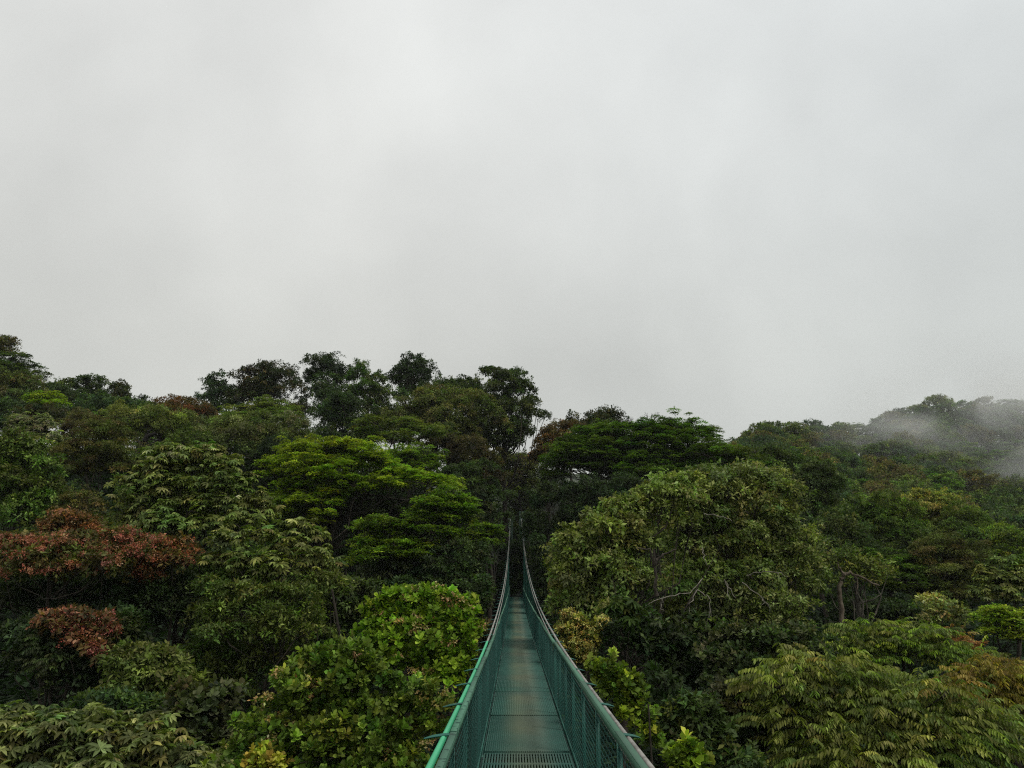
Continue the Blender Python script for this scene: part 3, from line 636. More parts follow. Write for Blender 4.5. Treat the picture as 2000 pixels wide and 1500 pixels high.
# lower foliage closing the gaps between the trunks of the slopes
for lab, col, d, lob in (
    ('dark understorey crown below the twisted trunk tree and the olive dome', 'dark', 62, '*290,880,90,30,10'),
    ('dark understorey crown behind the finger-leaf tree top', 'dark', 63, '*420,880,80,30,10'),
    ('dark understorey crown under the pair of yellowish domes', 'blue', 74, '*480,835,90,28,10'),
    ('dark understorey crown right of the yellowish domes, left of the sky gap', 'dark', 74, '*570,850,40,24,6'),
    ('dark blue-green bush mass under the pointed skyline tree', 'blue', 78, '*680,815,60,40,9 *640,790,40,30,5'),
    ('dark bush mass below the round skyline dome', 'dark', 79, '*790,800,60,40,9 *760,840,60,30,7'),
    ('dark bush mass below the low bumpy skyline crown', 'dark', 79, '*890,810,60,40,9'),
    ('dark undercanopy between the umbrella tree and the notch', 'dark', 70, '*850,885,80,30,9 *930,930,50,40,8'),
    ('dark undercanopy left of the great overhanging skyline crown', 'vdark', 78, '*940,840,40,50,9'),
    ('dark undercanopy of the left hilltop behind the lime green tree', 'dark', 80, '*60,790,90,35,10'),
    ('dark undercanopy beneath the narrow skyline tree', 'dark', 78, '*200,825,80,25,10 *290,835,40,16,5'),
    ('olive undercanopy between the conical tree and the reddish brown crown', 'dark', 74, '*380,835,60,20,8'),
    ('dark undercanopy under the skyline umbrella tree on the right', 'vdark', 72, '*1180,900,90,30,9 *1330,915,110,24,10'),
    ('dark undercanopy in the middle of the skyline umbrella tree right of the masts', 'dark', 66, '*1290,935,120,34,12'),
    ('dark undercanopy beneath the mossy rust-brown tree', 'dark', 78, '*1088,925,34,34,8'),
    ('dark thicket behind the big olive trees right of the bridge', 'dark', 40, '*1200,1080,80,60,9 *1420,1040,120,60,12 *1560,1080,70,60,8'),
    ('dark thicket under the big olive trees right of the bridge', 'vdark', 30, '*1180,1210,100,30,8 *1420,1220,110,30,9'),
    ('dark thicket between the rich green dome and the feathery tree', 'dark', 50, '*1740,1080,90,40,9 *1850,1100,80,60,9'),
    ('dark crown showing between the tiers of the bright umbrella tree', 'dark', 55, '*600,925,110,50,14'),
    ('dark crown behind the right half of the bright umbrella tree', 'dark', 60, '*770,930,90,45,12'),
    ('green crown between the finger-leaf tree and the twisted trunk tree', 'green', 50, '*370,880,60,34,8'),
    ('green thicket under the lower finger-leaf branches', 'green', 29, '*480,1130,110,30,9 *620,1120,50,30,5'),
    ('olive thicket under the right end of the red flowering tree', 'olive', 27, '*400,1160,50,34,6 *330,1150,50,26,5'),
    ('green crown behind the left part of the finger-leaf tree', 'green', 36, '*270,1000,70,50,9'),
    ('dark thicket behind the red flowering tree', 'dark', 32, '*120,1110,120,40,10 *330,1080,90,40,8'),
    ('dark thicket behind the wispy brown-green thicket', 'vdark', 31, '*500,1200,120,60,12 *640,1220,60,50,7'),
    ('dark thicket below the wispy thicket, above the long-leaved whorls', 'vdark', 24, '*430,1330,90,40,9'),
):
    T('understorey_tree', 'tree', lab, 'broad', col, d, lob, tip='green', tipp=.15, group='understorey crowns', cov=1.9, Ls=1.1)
#---END TREES---

# metric boughs
for t in TREES:
    lb = np.array(t['lobes'])
    x0, x1 = (lb[:, 0] - lb[:, 2]).min(), (lb[:, 0] + lb[:, 2]).max(); y0, y1 = (lb[:, 1] - lb[:, 3]).min(), (lb[:, 1] + lb[:, 3]).max()
    hx = max((x1 - x0) / 2, 1); hy = max((y1 - y0) / 2, 1); bx, by = (x0 + x1) / 2, (y0 + y1) / 2
    mm = mpp(bx, by, t['d'])
    R = min(.62 * hx * mm, 5.0, t['d'] * .16) * t['deep']
    t['R'] = R
    B = []
    for px, py, rx, ry in t['lobes']:
        u = np.clip((px - bx) / hx, -1, 1); v = np.clip((py - y0) / (2 * hy), 0, 1)
        off = R * math.sqrt(max(0, 1 - u * u)) * (.15 + .85 * v) ** .6
        d = t['d'] - off + rng.normal(0, .15 * R)
        c = at(px, py, d); k = mpp(px, py, d)
        jit = rng.uniform(.82, 1.12)
        B.append((c, np.array([rx * k, max(rx * k * .8, ry * k), ry * k]) * jit, 1.0))
        if off > .25 * R and rng.random() < .45 and rx > 12:
            d2 = t['d'] + off * rng.uniform(.5, 1)
            c2 = at(px, py + rng.normal(0, .3) * ry, d2)
            B.append((c2, np.array([rx * k, rx * k, ry * k]) * 1.15, .5))
    t['B'] = B
    cs = np.array([b[0] for b in B])
    t['cen'] = np.r_[cs[:, :2].mean(0), np.percentile(cs[:, 2], 35)]
    t['zlow'] = min(b[0][2] - b[1][2] for b in B)

# ------------------------------------------------------------------ far misty hill: where its trees stand
crest_x = [1405, 1440, 1470, 1500, 1540, 1560, 1590, 1640, 1670, 1700, 1740, 1790, 1830, 1880, 1920, 1965, 2010, 2100, 2300]
crest_y = [884, 862, 846, 834, 826, 834, 832, 836, 834, 824, 800, 795, 780, 786, 782, 776, 786, 790, 800]
hill = []
row = 0
q = 0.0
while q < 1.0:
    x = 1425.0 + (row % 2) * 16
    dq = 1
    while x < 2130:
        cy = np.interp(x, crest_x, crest_y)
        by_ = np.interp(x, [1400, 1480, 1650, 1800, 2000, 2150], [890, 925, 1010, 1010, 1050, 1060])
        dc = 165 + (x - 1420) / 580 * 55
        rad = rng.uniform(2.5, 4.3)
        d = dc * (1 - q) ** 1.0 + 88 * q
        if by_ - cy > 18 or q < .3:
            rp = rad / d * F
            py = cy + 6 + q * (by_ - cy) + (0 if row == 0 else rng.normal(0, 4))
            hill.append((x + rng.normal(0, 4), py + rp * .35, d + rng.normal(0, 2), rad))
        x += rad / d * F * 1.45
    q += .052 + .035 * q
    row += 1

# ------------------------------------------------------------------ the ground
tx, ty, tz = [], [], []
for t in TREES:
    b = t['B']
    tx.append(t['cen'][0]); ty.append(t['cen'][1]); tz.append(min(t['zlow'] - t['clear'], t['cen'][2] - 5 if t['cat'] == 'tree' else 1e9))
for px, py, d, rad in hill:
    p = at(px, py, d); tx.append(p[0]); ty.append(p[1]); tz.append(p[2] - rad * 1.25)
for i in range(0, 60, 6):
    tx.append(0); ty.append(i); tz.append(-15)
tx, ty, tz = map(np.array, (tx, ty, tz))


def ground(x, y):
    x = np.asarray(x, float); y = np.asarray(y, float); sh = x.shape
    x = x.ravel(); y = y.ravel()
    r = np.hypot(x, y)
    s = 5 + .055 * r
    w = np.exp(-((x[:, None] - tx) ** 2 + (y[:, None] - ty) ** 2) / (2 * s[:, None] ** 2))
    prior = np.where(y < 0, -14 + .22 * np.minimum(-y, 60), -14 + .12 * np.minimum(r, 120)) - np.clip((r - 260) * .12, 0, 40)
    w0 = .02
    z = (w @ tz + w0 * prior) / (w.sum(1) + w0)
    # keep the bridge corridor clear and bring the far bank up to the landing
    cor = np.exp(-(x / 3.2) ** 2)
    lim = np.where(y < 78, -3.5 - 6 * np.clip((78 - y) / 60, 0, 1), 1.4)
    z = np.where((np.abs(x) < 8) & (y > -40) & (y < 120), z * (1 - cor) + np.minimum(z, lim) * cor, z)
    land = np.exp(-((x / 4.5) ** 4)) * np.clip((y - 80) / 3, 0, 1) * np.clip((104 - y) / 10, 0, 1)
    z = z * (1 - land) + 1.55 * land
    return z.reshape(sh)


rr = np.r_[np.linspace(1.5, 130, 110), np.geomspace(133, 330, 60), np.geomspace(345, 1500, 14)]
aa = np.concatenate([np.linspace(-48, 48, 200), np.linspace(50, 310, 60)]) * math.pi / 180
gx = rr[:, None] * np.sin(aa)[None]; gy = rr[:, None] * np.cos(aa)[None]
gz = ground(gx, gy)
gz[rr > 260] += (rng.normal(0, 1, gz.shape) * 1.0)[rr > 260]
S = Soup()
n0, n1 = gx.shape
I = np.arange(n0 - 1)[:, None] * n1 + np.arange(n1)[None]; J = np.arange(n0 - 1)[:, None] * n1 + (np.arange(n1)[None] + 1) % n1
S.add(np.stack([gx, gy, gz], -1), np.stack([I, J, J + n1, I + n1], -1))
cz = float(ground(np.array([0.]), np.array([0.]))[0])
ring = np.stack([gx[0], gy[0], gz[0]], -1)
S.add(np.r_[ring, [[0, 0, cz]]], [(i, n1, n1, (i + 1) % n1) for i in range(0)] or np.zeros((0, 4), int))
for i in range(0, n1 - 1, 2):
    S.add([ring[i], [0, 0, cz], ring[(i + 2) % n1], ring[i + 1]], [(0, 1, 2, 3)])
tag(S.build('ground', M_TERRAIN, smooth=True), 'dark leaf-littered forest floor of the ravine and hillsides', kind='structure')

# distant ridge seen through the notch
S = Soup()
xs = np.linspace(-420, 500, 220); ys = np.array([560, 590, 640, 720])
hz = 88 + 7 * np.sin(xs * .011) + 4 * np.sin(xs * .05) + rng.normal(0, 1.2, len(xs))
zz = np.stack([hz * 0 - 20, hz * .75 + rng.normal(0, 1.5, len(xs)), hz, hz * 0 - 20], 0)
v = np.stack([np.tile(xs, (4, 1)), np.repeat(ys[:, None], len(xs), 1), zz], -1)
n1 = len(xs); I = np.arange(3)[:, None] * n1 + np.arange(n1 - 1)[None]
S.add(v, np.stack([I, I + 1, I + n1 + 1, I + n1], -1))
tag(S.build('hills', noise_mat('far_forest', (.02, .03, .015), (.05, .06, .03), .15, .95)), 'faint wooded ridge far behind the notch', kind='structure')


# ------------------------------------------------------------------ build the trees
def build_tree(t):
    c = t['cen']
    base = np.array([c[0] + t['bx'], c[1], 0.]); base[2] = min(float(ground(base[0:1], base[1:2])[0]) - .2, c[2] - 2.5)
    root = thing(t['name'], t['label'], t['cat'], tuple(base), t['group'])
    Lmin = .0027 * t['d']
    S = Soup(); W = Soup()
    B = t['B']
    vis = t['bark'] in ('visible', 'pale')
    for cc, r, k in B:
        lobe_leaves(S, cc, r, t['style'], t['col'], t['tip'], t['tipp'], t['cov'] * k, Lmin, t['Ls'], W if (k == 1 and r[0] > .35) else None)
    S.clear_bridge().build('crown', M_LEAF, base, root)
    if t['second']:
        st, col, n = t['second']
        S2 = Soup()
        fr = [b for b in B if b[2] == 1]
        for i in range(n):
            cc, r, _ = fr[rng.integers(len(fr))]
            u = unit(rng.normal(size=3) + [0, -.5, 1.0])
            p = cc + u * r * rng.uniform(1.0, 1.2)
            rr_ = rng.uniform(.12, .23) * (t['d'] / 22) ** .5
            lobe_leaves(S2, p, (rr_, rr_, rr_ * .75), 'panicle', col, (col[0] * 1.1, col[1] * .75, col[2] * .8), .4, .75, .0017 * t['d'])
        S2.build('flowers', M_LEAF, base, root)
    # trunk and limbs
    h = c[2] - base[2]
    r0 = t['trunk_r'] * (.04 + .014 * max(h, 3)) * (1 if t['cat'] == 'tree' else .55)
    if t['d'] < 16.5:
        r0 = min(r0, .09 if t['cat'] == 'tree' else .03)
    n = 7
    tt = np.linspace(0, 1, n)[:, None]
    pts = base + np.array([-.6 * t['bx'], 0, h]) * tt * np.array([1, 1, 1]) + np.cumsum(rng.normal(0, .022 * h, (n, 3)) * [1, 1, 0], 0)
    if t['bark'] == 'snag':
        top_ = at(1478, 884, t['d'])
        pts = base + (top_ - base) * tt + rng.normal(0, .12, (n, 3)) * [1, 1, 0]
        W.tube(pts, np.linspace(.5, .34, n), 8)
        for i in range(3):
            limb(W, pts[-1 - i % 2], pts[-1] + rng.normal(0, .5, 3) + [0, 0, .4], .22, .04)
        limb(W, pts[-3], pts[-3] + [1.0, 0, .9], .25, .06)
        W.build('trunk', M_BARK, base, root, smooth=True)
        return root
    W.tube(pts, np.linspace(r0, r0 * .4, n), 8)
    for cc, r, k in B:
        if k < 1 or r[0] < .25:
            continue
        a = pts[rng.integers(n - 3, n)]
        limb(W, a, cc - np.array([0, 0, .3]) * r, r0 * rng.uniform(.14, .28), max(.010, .03 * r[0]), n=6)
    W.clear_bridge().build('trunk', M_PALE if t['bark'] == 'pale' else M_BARK, base, root, smooth=True)
    return root


for t in TREES:
    root = build_tree(t)
    if t['name'] == 'vine_covered_tree':
        for i in range(34):
            cc, r, k = t['B'][rng.integers(len(t['B']))]
            a = cc + rng.normal(0, .6, 3) * r
            ln = rng.uniform(1.5, 5.5)
            pz = np.linspace(0, 1, 7)[:, None]
            p = a + np.array([0, 0, -ln]) * pz + np.cumsum(rng.normal(0, .05, (7, 3)) * [1, 1, 0], 0)
            S = Soup(); S.tube(p, rng.uniform(.012, .03), 4)
            S.clear_bridge(90)
            if len(S.q[0]):
                S.build('vine', M_PALE, root.location, root)
print('leaves', NLEAF)


# bare pale branches sagging from the big olive tree, traced in the photo
def twig_path(S, pts, d, r0, r1, sides=4):
    p = np.array([at(x, y, d + dd) for (x, y, dd) in pts])
    i0 = np.arange(len(p)); i1 = np.linspace(0, len(p) - 1, len(p) * 4 - 3)
    p = np.stack([np.interp(i1, i0, p[:, j]) for j in range(3)], 1)
    p[1:] += rng.normal(0, .022, (len(p) - 1, 3))
    S.tube(p, np.linspace(r0, r1, len(p)), sides)


host = next(o for o in COL.objects if o.get('label', '').startswith('big olive tree adjoining'))
M_WOOD = noise_mat('bare_wood', (.10, .09, .07), (.24, .22, .18), 6, .9)
for path in ([(1372, 1130, 0), (1350, 1158, -.4), (1318, 1164, -.8), (1275, 1172, -1.2), (1258, 1190, -1.4), (1255, 1206, -1.4), (1264, 1217, -1.4)],
             [(1362, 1152, -.5), (1348, 1180, -.9), (1340, 1208, -1.0), (1334, 1216, -1)],
             [(1362, 1152, -.5), (1385, 1165, -.8), (1388, 1195, -1), (1398, 1224, -1.1)], [(1388, 1190, -1), (1380, 1222, -1)],
             [(1292, 1168, -1.1), (1290, 1188, -1.2), (1297, 1192, -1.2)],
             [(1415, 1132, -.6), (1430, 1160, -.9), (1440, 1168, -1)], [(1418, 1136, -.6), (1426, 1166, -1)],
             [(1450, 1138, -.4), (1480, 1160, -.8), (1498, 1180, -1), (1507, 1197, -1)], [(1490, 1166, -.9), (1489, 1180, -1)],
             [(1458, 1125, 0), (1485, 1117, -.5), (1520, 1118, -.8), (1538, 1126, -.8)], [(1515, 1118, -.7), (1526, 1134, -.8)],
             [(1376, 1003, 0), (1410, 1008, -1), (1430, 1018, -1.2)], [(1372, 1070, 0), (1376, 1090, -1), (1380, 1105, -1)]):
    S = Soup(); twig_path(S, [(x, y, dd - 4.6) for x, y, dd in path], 28, .016, .007)
    S.build('bare_branch', M_WOOD, host.location, host)

host = next(o for o in COL.objects if o.get('label', '').startswith('big olive yellow-green tree'))
S = Soup()
for path in ([(1284, 1165, 0), (1281, 1140, 0), (1280, 1118, 0), (1276, 1092, 0), (1268, 1075, 0), (1245, 1068, 0)],
             [(1280, 1104, 0), (1284, 1090, 0), (1298, 1082, 0), (1320, 1074, 0)], [(1278, 1095, 0), (1277, 1074, 0)]):
    twig_path(S, [(x, y, -4.2) for x, y, dd in path], 25, .05, .02, 6)
S.build('forked_limb', M_BARK, host.location, host)

host = next(o for o in COL.objects if o.get('label', '').startswith('sparse tree with a bent'))
S = Soup()
for path, r in (([(1646, 1236, 0), (1643, 1200, 0), (1641, 1165, 0), (1640, 1138, 0), (1648, 1124, 0), (1660, 1118, 0), (1690, 1132, 0), (1718, 1144, 0)], .10),
                ([(1668, 1120, 0), (1676, 1140, 0), (1672, 1160, 0)], .04), ([(1650, 1124, 0), (1640, 1110, 0), (1632, 1098, 0)], .05)):
    twig_path(S, [(x, y, -2.6) for x, y, dd in path], 31, r, r * .3, 7)
S.build('bent_limb', noise_mat('brown_bark', (.06, .045, .03), (.15, .12, .085), 6, .9), host.location, host)

host = next(o for o in COL.objects if o.get('label', '').startswith('yellow-topped tree with a twisted'))
S = Soup()
for path, r in (([(262, 915, 0), (268, 890, 0), (274, 872, 0), (282, 860, 0), (290, 852, 0), (304, 846, 0)], .30),
                ([(276, 868, 0), (270, 860, 0), (254, 853, 0)], .14), ([(283, 858, 0), (290, 842, 0), (298, 836, 0)], .12), ([(270, 882, 0), (290, 872, 0), (305, 860, 0)], .14)):
    twig_path(S, [(x, y, -4.5) for x, y, dd in path], 55, r, r * .4, 7)
S.build('twisted_limb', noise_mat('black_bark', (.006, .005, .004), (.014, .012, .01), 6, .9), host.location, host)

# leafless tree on the right skyline
root = thing('dead_tree', 'leafless twiggy dead treetop rising behind the right umbrella tree', 'dead tree', tuple(at(1270, 870, 74)), SK)
S = Soup()


def bare(S, p, dirn, length, r, depth):
    e = p + dirn * length + rng.normal(0, .06 * length, 3)
    S.tube([p, (p + e) / 2 + rng.normal(0, .05 * length, 3), e], [r, r * .8, r * .6], 4)
    if depth:
        for i in range(3):
            bare(S, e, unit(dirn + rng.normal(0, .55, 3) + [0, 0, .1]), length * rng.uniform(.55, .8), r * .6, depth - 1)


bare(S, at(1268, 846, 74), unit(np.array([.15, 0, 1.])), .8, .07, 4)
bare(S, at(1235, 842, 74), unit(np.array([-.1, 0, 1.])), .55, .05, 3)
S.tube([at(1270, 870, 74), at(1268, 846, 74)], [.09, .07], 5); S.tube([at(1270, 870, 74), at(1235, 842, 74)], [.07, .05], 5)
S.build('branches', M_BARK, root.location, root)

# ------------------------------------------------------------------ far hill trees: a few kinds, then copies
KINDS = [('rounded dark green', 'broad', 'dark', 'green'), ('flat-topped umbrella', 'umbrella', 'umbra', 'dark'), ('brownish', 'broad', 'brown', 'olive'),
         ('olive green', 'broad', 'olive', 'green'), ('bluish green', 'broad', 'blue', 'dark')]
PROTO = []
for kn, st, col, tip in KINDS:
    for var in range(2):
        S = Soup(); W = Soup()
        lob = []
        flat = .55 if st == 'umbrella' else .8
        for i in range(13):
            a = i * 2.4 + rng.uniform(-.3, .3); q = math.sqrt((i + .3) / 13)
            lob.append((np.array([q * math.cos(a), q * math.sin(a), (1 - q * q) * .85 * flat + rng.uniform(-.12, .12)]) * 3.1, np.array([1.15, 1.15, .62 * flat + .15]) * rng.uniform(.75, 1.15)))
        for i in range(7):
            a = i * .9 + rng.uniform(-.2, .2)
            lob.append((np.array([.82 * math.cos(a), .82 * math.sin(a), -.42]) * 3.1, np.array([1.0, 1.0, .7]) * rng.uniform(.8, 1.1)))
        for c, r in lob:
            lobe_leaves(S, c, r * .92, st, np.array(G_[col]) * 1.25, np.array(G_[tip]) * 1.2, .35, 2.0, .36)
        W.tube([(0, 0, -9), (.1, 0, -4), (0, .1, -1), (.1, .1, .6)], [.35, .28, .22, .15], 7)
        for c, r in lob:
            limb(W, (0, 0, rng.uniform(-2, .3)), c - [0, 0, .3], .11, .04, n=4, sides=4)
        PROTO.append((S.mesh('crown', M_LEAF), W.mesh('trunk', M_BARK)))
print('leaves', NLEAF)
cols_ = [(1500, 'on the left shoulder of the misty hill'), (1590, 'on the misty hill first bump'), (1690, 'in the saddle of the misty hill'),
         (1780, 'left of the mist on the far hill'), (1880, 'behind the mist on the far hill'), (9999, 'at the right edge on the far hill')]
rows_ = [(.07, 'ridge-top'), (.25, 'upper-slope'), (.5, 'mid-slope'), (.75, 'lower-slope'), (9, 'foot-of-hill')]
cells = {}
for px, py, d, rad in hill:
    k = int(rng.integers(5)); var = int(rng.integers(2))
    cy = np.interp(px, crest_x, crest_y); by_ = np.interp(px, [1400, 1480, 1650, 1800, 2000, 2150], [890, 925, 1010, 1010, 1050, 1060])
    q = (py - rad / d * F * .35 - cy - 6) / max(by_ - cy, 1)
    rw = next(n for a, n in rows_ if q < a); cl = next(n for a, n in cols_ if px < a)
    cells.setdefault((k, rw, cl), []).append((px, py, d, rad, var))
for (k, rw, cl), items in cells.items():
    items.sort(key=lambda i: i[0])
    for n, (px, py, d, rad, var) in enumerate(items):
        lab = f'{rw} {KINDS[k][0]} tree {cl}'
        if len(items) > 3:
            lab = lab.replace('flat-topped umbrella', 'flat-topped')
        if len(items) > 1:
            words = {2: ['left one', 'right one'], 3: ['left one', 'middle one', 'right one']}.get(
                len(items), [f'{w} from left' for w in ('first', 'second', 'third', 'fourth', 'fifth', 'sixth', 'seventh', 'eighth')])
            lab += ', ' + words[min(n, len(words) - 1)]
        p = at(px, py, d)
        o = thing('hillside_tree', lab, 'tree', tuple(p), 'trees covering the misty far hill')
        s = rad / 3.6
        o.scale = (s, s, s * float(rng.uniform(.85, 1.2))); o.rotation_euler = (0, 0, float(rng.uniform(0, 6.28)))
        link('crown', PROTO[k * 2 + var][0], o); link('trunk', PROTO[k * 2 + var][1], o)

# ------------------------------------------------------------------ undergrowth over the forest floor
S = Soup()
N = 90000
a = rng.uniform(-40, 40, N) * math.pi / 180; r = 5 + 95 * rng.random(N) ** .75
x = r * np.sin(a); y = r * np.cos(a); z = ground(x, y)
keep = ~((np.abs(x) < 2.2) & (y < 95)) | (z < -4)
x, y, z, r = x[keep], y[keep], z[keep], r[keep]
n = len(x)
P = np.stack([x, y, z + rng.uniform(0, 1.6, n)], -1)
D = unit(rng.normal(size=(n, 3)) * [1, 1, .4] + [0, 0, .1]); Nn = unit(rng.normal(size=(n, 3)) * .4 + [0, 0, 1])
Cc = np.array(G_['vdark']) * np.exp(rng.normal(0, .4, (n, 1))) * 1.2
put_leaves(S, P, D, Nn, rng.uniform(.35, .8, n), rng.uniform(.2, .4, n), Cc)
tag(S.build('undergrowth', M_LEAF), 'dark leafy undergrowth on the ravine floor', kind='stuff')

# ------------------------------------------------------------------ the bridge
deck_z = lambda y: .00028 * (y - 8) ** 2
cable_z = lambda y: .885 + .0014 * (y - 7.5) ** 2
Y0, Y1 = -8.4, 83.0
bridge = thing('suspension_bridge', 'long narrow green steel hanging bridge with mesh sides leading into the forest', 'bridge', (0, Y0, 0))
HW = .5
OFF = np.array([0, Y0, 0.])


def place(o, ya, yb):
    """set a panel modelled along +y from the origin (real length) onto the deck between ya and yb"""
    za, zb = deck_z(ya), deck_z(yb)
    o.location = (0, ya - Y0, za); o.rotation_euler = (math.atan2(zb - za, yb - ya), 0, 0)


# grating panels: two weaves, shared by all copies
PL = 2.6
def grating(nbar, bw, cross, top):
    S = Soup()
    for i in range(nbar):
        x = -HW + .012 + (2 * HW - .024) * i / (nbar - 1)
        S.box((x - bw / 2, .05, -.03), (x + bw / 2, PL - .05, 0))
    for j in range(int(PL / cross) + 1):
        y = .02 + j * cross
        if .06 < y < PL - .06:
            S.box((-HW + .02, y - .004, -.026), (HW - .02, y + .004, -.012 if not top else .0015))
    for y in (.05, PL - .062):
        S.box((-HW, y, -.035), (HW, y + .012, .003))
    for y in (.62, 1.3, 1.98):
        S.box((-HW, y, -.035), (HW, y + .022, .004))
    return S.mesh('deck_panel', M_DECK)
G1 = grating(32, .018, .30, False); G2 = grating(40, .012, .034, True); G3 = grating(36, .017, .055, True)
ya = 9.74 - 7 * PL
seq = [G1, G1, G1, G1, G1, G1, G1, G2, G3, G3, G2, G3, G2, G2, G3]
i = 0
while ya < Y1 - .5:
    o = link('deck_panel', seq[i] if i < len(seq) else (G2, G3)[i % 2], bridge); place(o, ya, ya + PL)
    ya += PL; i += 1

# chain-link side panels
ML = 1.4; MH = .90
S = Soup()
pitch = .05; nz = int(MH / pitch)
for c in range(int(ML / pitch)):
    x = (c + .5) * pitch
    zz = np.arange(nz * 2 + 1) * pitch / 2
    yy = x + np.where(np.arange(len(zz)) % 2, .5, -.5) * pitch * .98
    xx = np.where(np.arange(len(zz)) % 2, .003, -.003) * (1 if c % 2 else -1)
    S.tube(np.stack([xx, yy, zz], -1), .0016, 3)
MESH = S.mesh('side_mesh', M_MESH)
# side members
S = Soup(); S.box((-.018, -.004, -.06), (.018, .004, .93)); S.box((-.018, -.03, -.06), (-.012, .004, .93)); POST = S.mesh('post', M_POST)
S = Soup(); S.box((-.025, 0, -.055), (.025, ML, -.048)); S.box((-.004, 0, -.048), (.004, ML, .03)); KERB = S.mesh('edge_angle', M_POST)
RT = .935
def railmesh(side, L_, m):
    S = Soup()
    x0, x1 = (-.006, .036) if side > 0 else (-.036, .006)
    S.box((x0, 0, RT - .006), (x1, L_, RT))                # flat top plate
    xi = x0 if side > 0 else x1 - .006
    S.box((xi, 0, RT - .055), (xi + .006, L_, RT - .0065))  # inner flange
    return S.mesh('handrail_section', m)
RAIL = {-1: railmesh(-1, 2.785, M_RAIL_L), 1: railmesh(1, 2.785, M_RAIL_R)}
# twin-finger bracket that hooks the rail to the cables
def bracketmesh(side):
    S = Soup()
    for dy, dz in ((-.022, 0), (.018, -.012)):
        e_ = 1.35 if side < 0 else 1.0
        pts = np.array([(0.01, dy, 0), (.05 * e_, dy, .002), (.10 * e_, dy, -.001), (.145 * e_, dy * .4, -.008)]) * [side, 1, 1]
        S.tube(pts, [.007, .0075, .007, .003], 4)
    for k in (.125,):
        S.tube(np.array([(k, -.028, -.006), (k, .024, -.012)]) * [side, 1, 1], .005, 5)
    return S.mesh('bracket', M_POST)
BR = {-1: bracketmesh(-1), 1: bracketmesh(1)}
HANG = {}
XS = HW + .03
k = 0
y = 4.13 - 1.4 * 8
while y < Y1 - 1.4:
    z = deck_z(y); sl = math.atan2(deck_z(y + ML) - z, ML)
    for s in (-1, 1):
        o = link('side_mesh', MESH, bridge); o.location = (s * XS, y - Y0, z + .02); o.rotation_euler = (sl, 0, 0)
        if y < 70:
            o = link('post', POST, bridge); o.location = (s * (XS + .022), y - Y0, z); o.scale = (s, 1, 1)
        o = link('edge_angle', KERB, bridge); o.location = (s * XS, y - Y0, z); o.rotation_euler = (sl, 0, 0)
        if k % 2 == 1:
            o = link('handrail_section', RAIL[s], bridge)
            o.location = (s * (XS + .004 + float(rng.normal(0, .003))), y - Y0, z + float(rng.normal(0, .003)))
            o.rotation_euler = (math.atan2(deck_z(y + 2.8) - z, 2.8), 0, float(rng.normal(0, .0012)))
        if y < 60:
            zc = cable_z(y)
            o = link('bracket', BR[s], bridge)
            zz = max(z + RT - .02, zc + .01) if y < 22 else zc + .01
            o.location = (s * (XS + .02), y - Y0, zz); o.rotation_euler = (0, s * (.10 if y < 22 else 0), float(rng.normal(0, .05)))
        # hanger rod from cable down to the deck edge
        zc = cable_z(y)
        if zc > z + RT + .02:
            S = Soup(); S.tube([(0, 0, -.05), (s * .05, 0, zc - z)], .006, 4)
            me = S.mesh('hanger_rod', M_POST)
            o = link('hanger_rod', me, bridge); o.location = (s * (XS + .04), y - Y0, z)
    y += ML; k += 1

yy = np.r_[np.linspace(Y0, 40, 90), np.linspace(41, Y1 - .3, 60)]
for s in (-1, 1):
    for xo, r in ((.112, .019), (.060, .012)):
        S = Soup()
        x = s * (HW + xo) * (1 + 0 * yy)
        p = np.stack([x, yy, cable_z(yy) - (.045 if xo < .08 else 0)], -1)
        m = yy > (13.5 if (s < 0 and xo > .08) else -99)
        S.tube(p[m], r, 8)
        S.build('main_cable', M_CABLE, OFF, bridge, smooth=True)
        if s < 0 and xo > .08:
            S = Soup(); m = yy < 14.2
            S.tube(p[m], r * 1.12, 10); S.build('cable_sleeve', M_SLEEVE, OFF, bridge, smooth=True)

# lattice masts at the far landing, and the landing slab
for s in (-1, 1):
    S = Soup()
    zt = cable_z(Y1) + .8; xa, xb = s * .42, s * .93
    for x in (xa, xb):
        for yy_ in (Y1, Y1 + .5):
            S.tube([(x, yy_, 1.2), (x, yy_, zt)], .045, 5)
    nb = 10
    for j in range(nb):
        za, zb = 2.2 + (zt - 2.3) * j / nb, 2.2 + (zt - 2.3) * (j + 1) / nb
        for yy_ in (Y1, Y1 + .5):
            S.tube([(xa if j % 2 else xb, yy_, za), (xb if j % 2 else xa, yy_, zb)], .03, 4)
            S.tube([(xa, yy_, zb), (xb, yy_, zb)], .022, 4)
        S.tube([(xb, Y1, za), (xb, Y1 + .5, zb)], .022, 4)
    S.build('lattice_mast', M_MAST, OFF, bridge)
S = Soup(); S.box((-1.6, Y1 - .4, 1.2), (1.6, Y1 + 4, deck_z(Y1) - .03)); S.build('landing_slab', M_SOIL, OFF, bridge)

# ------------------------------------------------------------------ air: drifting mist on the hill and thin haze
def volume_mat(name, color, dens, noise=None):
    m, nt, out = new_mat(name)
    L = nt.links.new
    v = nt.nodes.new('ShaderNodeVolumePrincipled')
    v.inputs['Color'].default_value = (*color, 1); v.inputs['Density'].default_value = dens; v.inputs['Anisotropy'].default_value = .1
    if noise:
        noise(nt, L, v)
    L(v.outputs[0], out.inputs['Volume'])
    return m


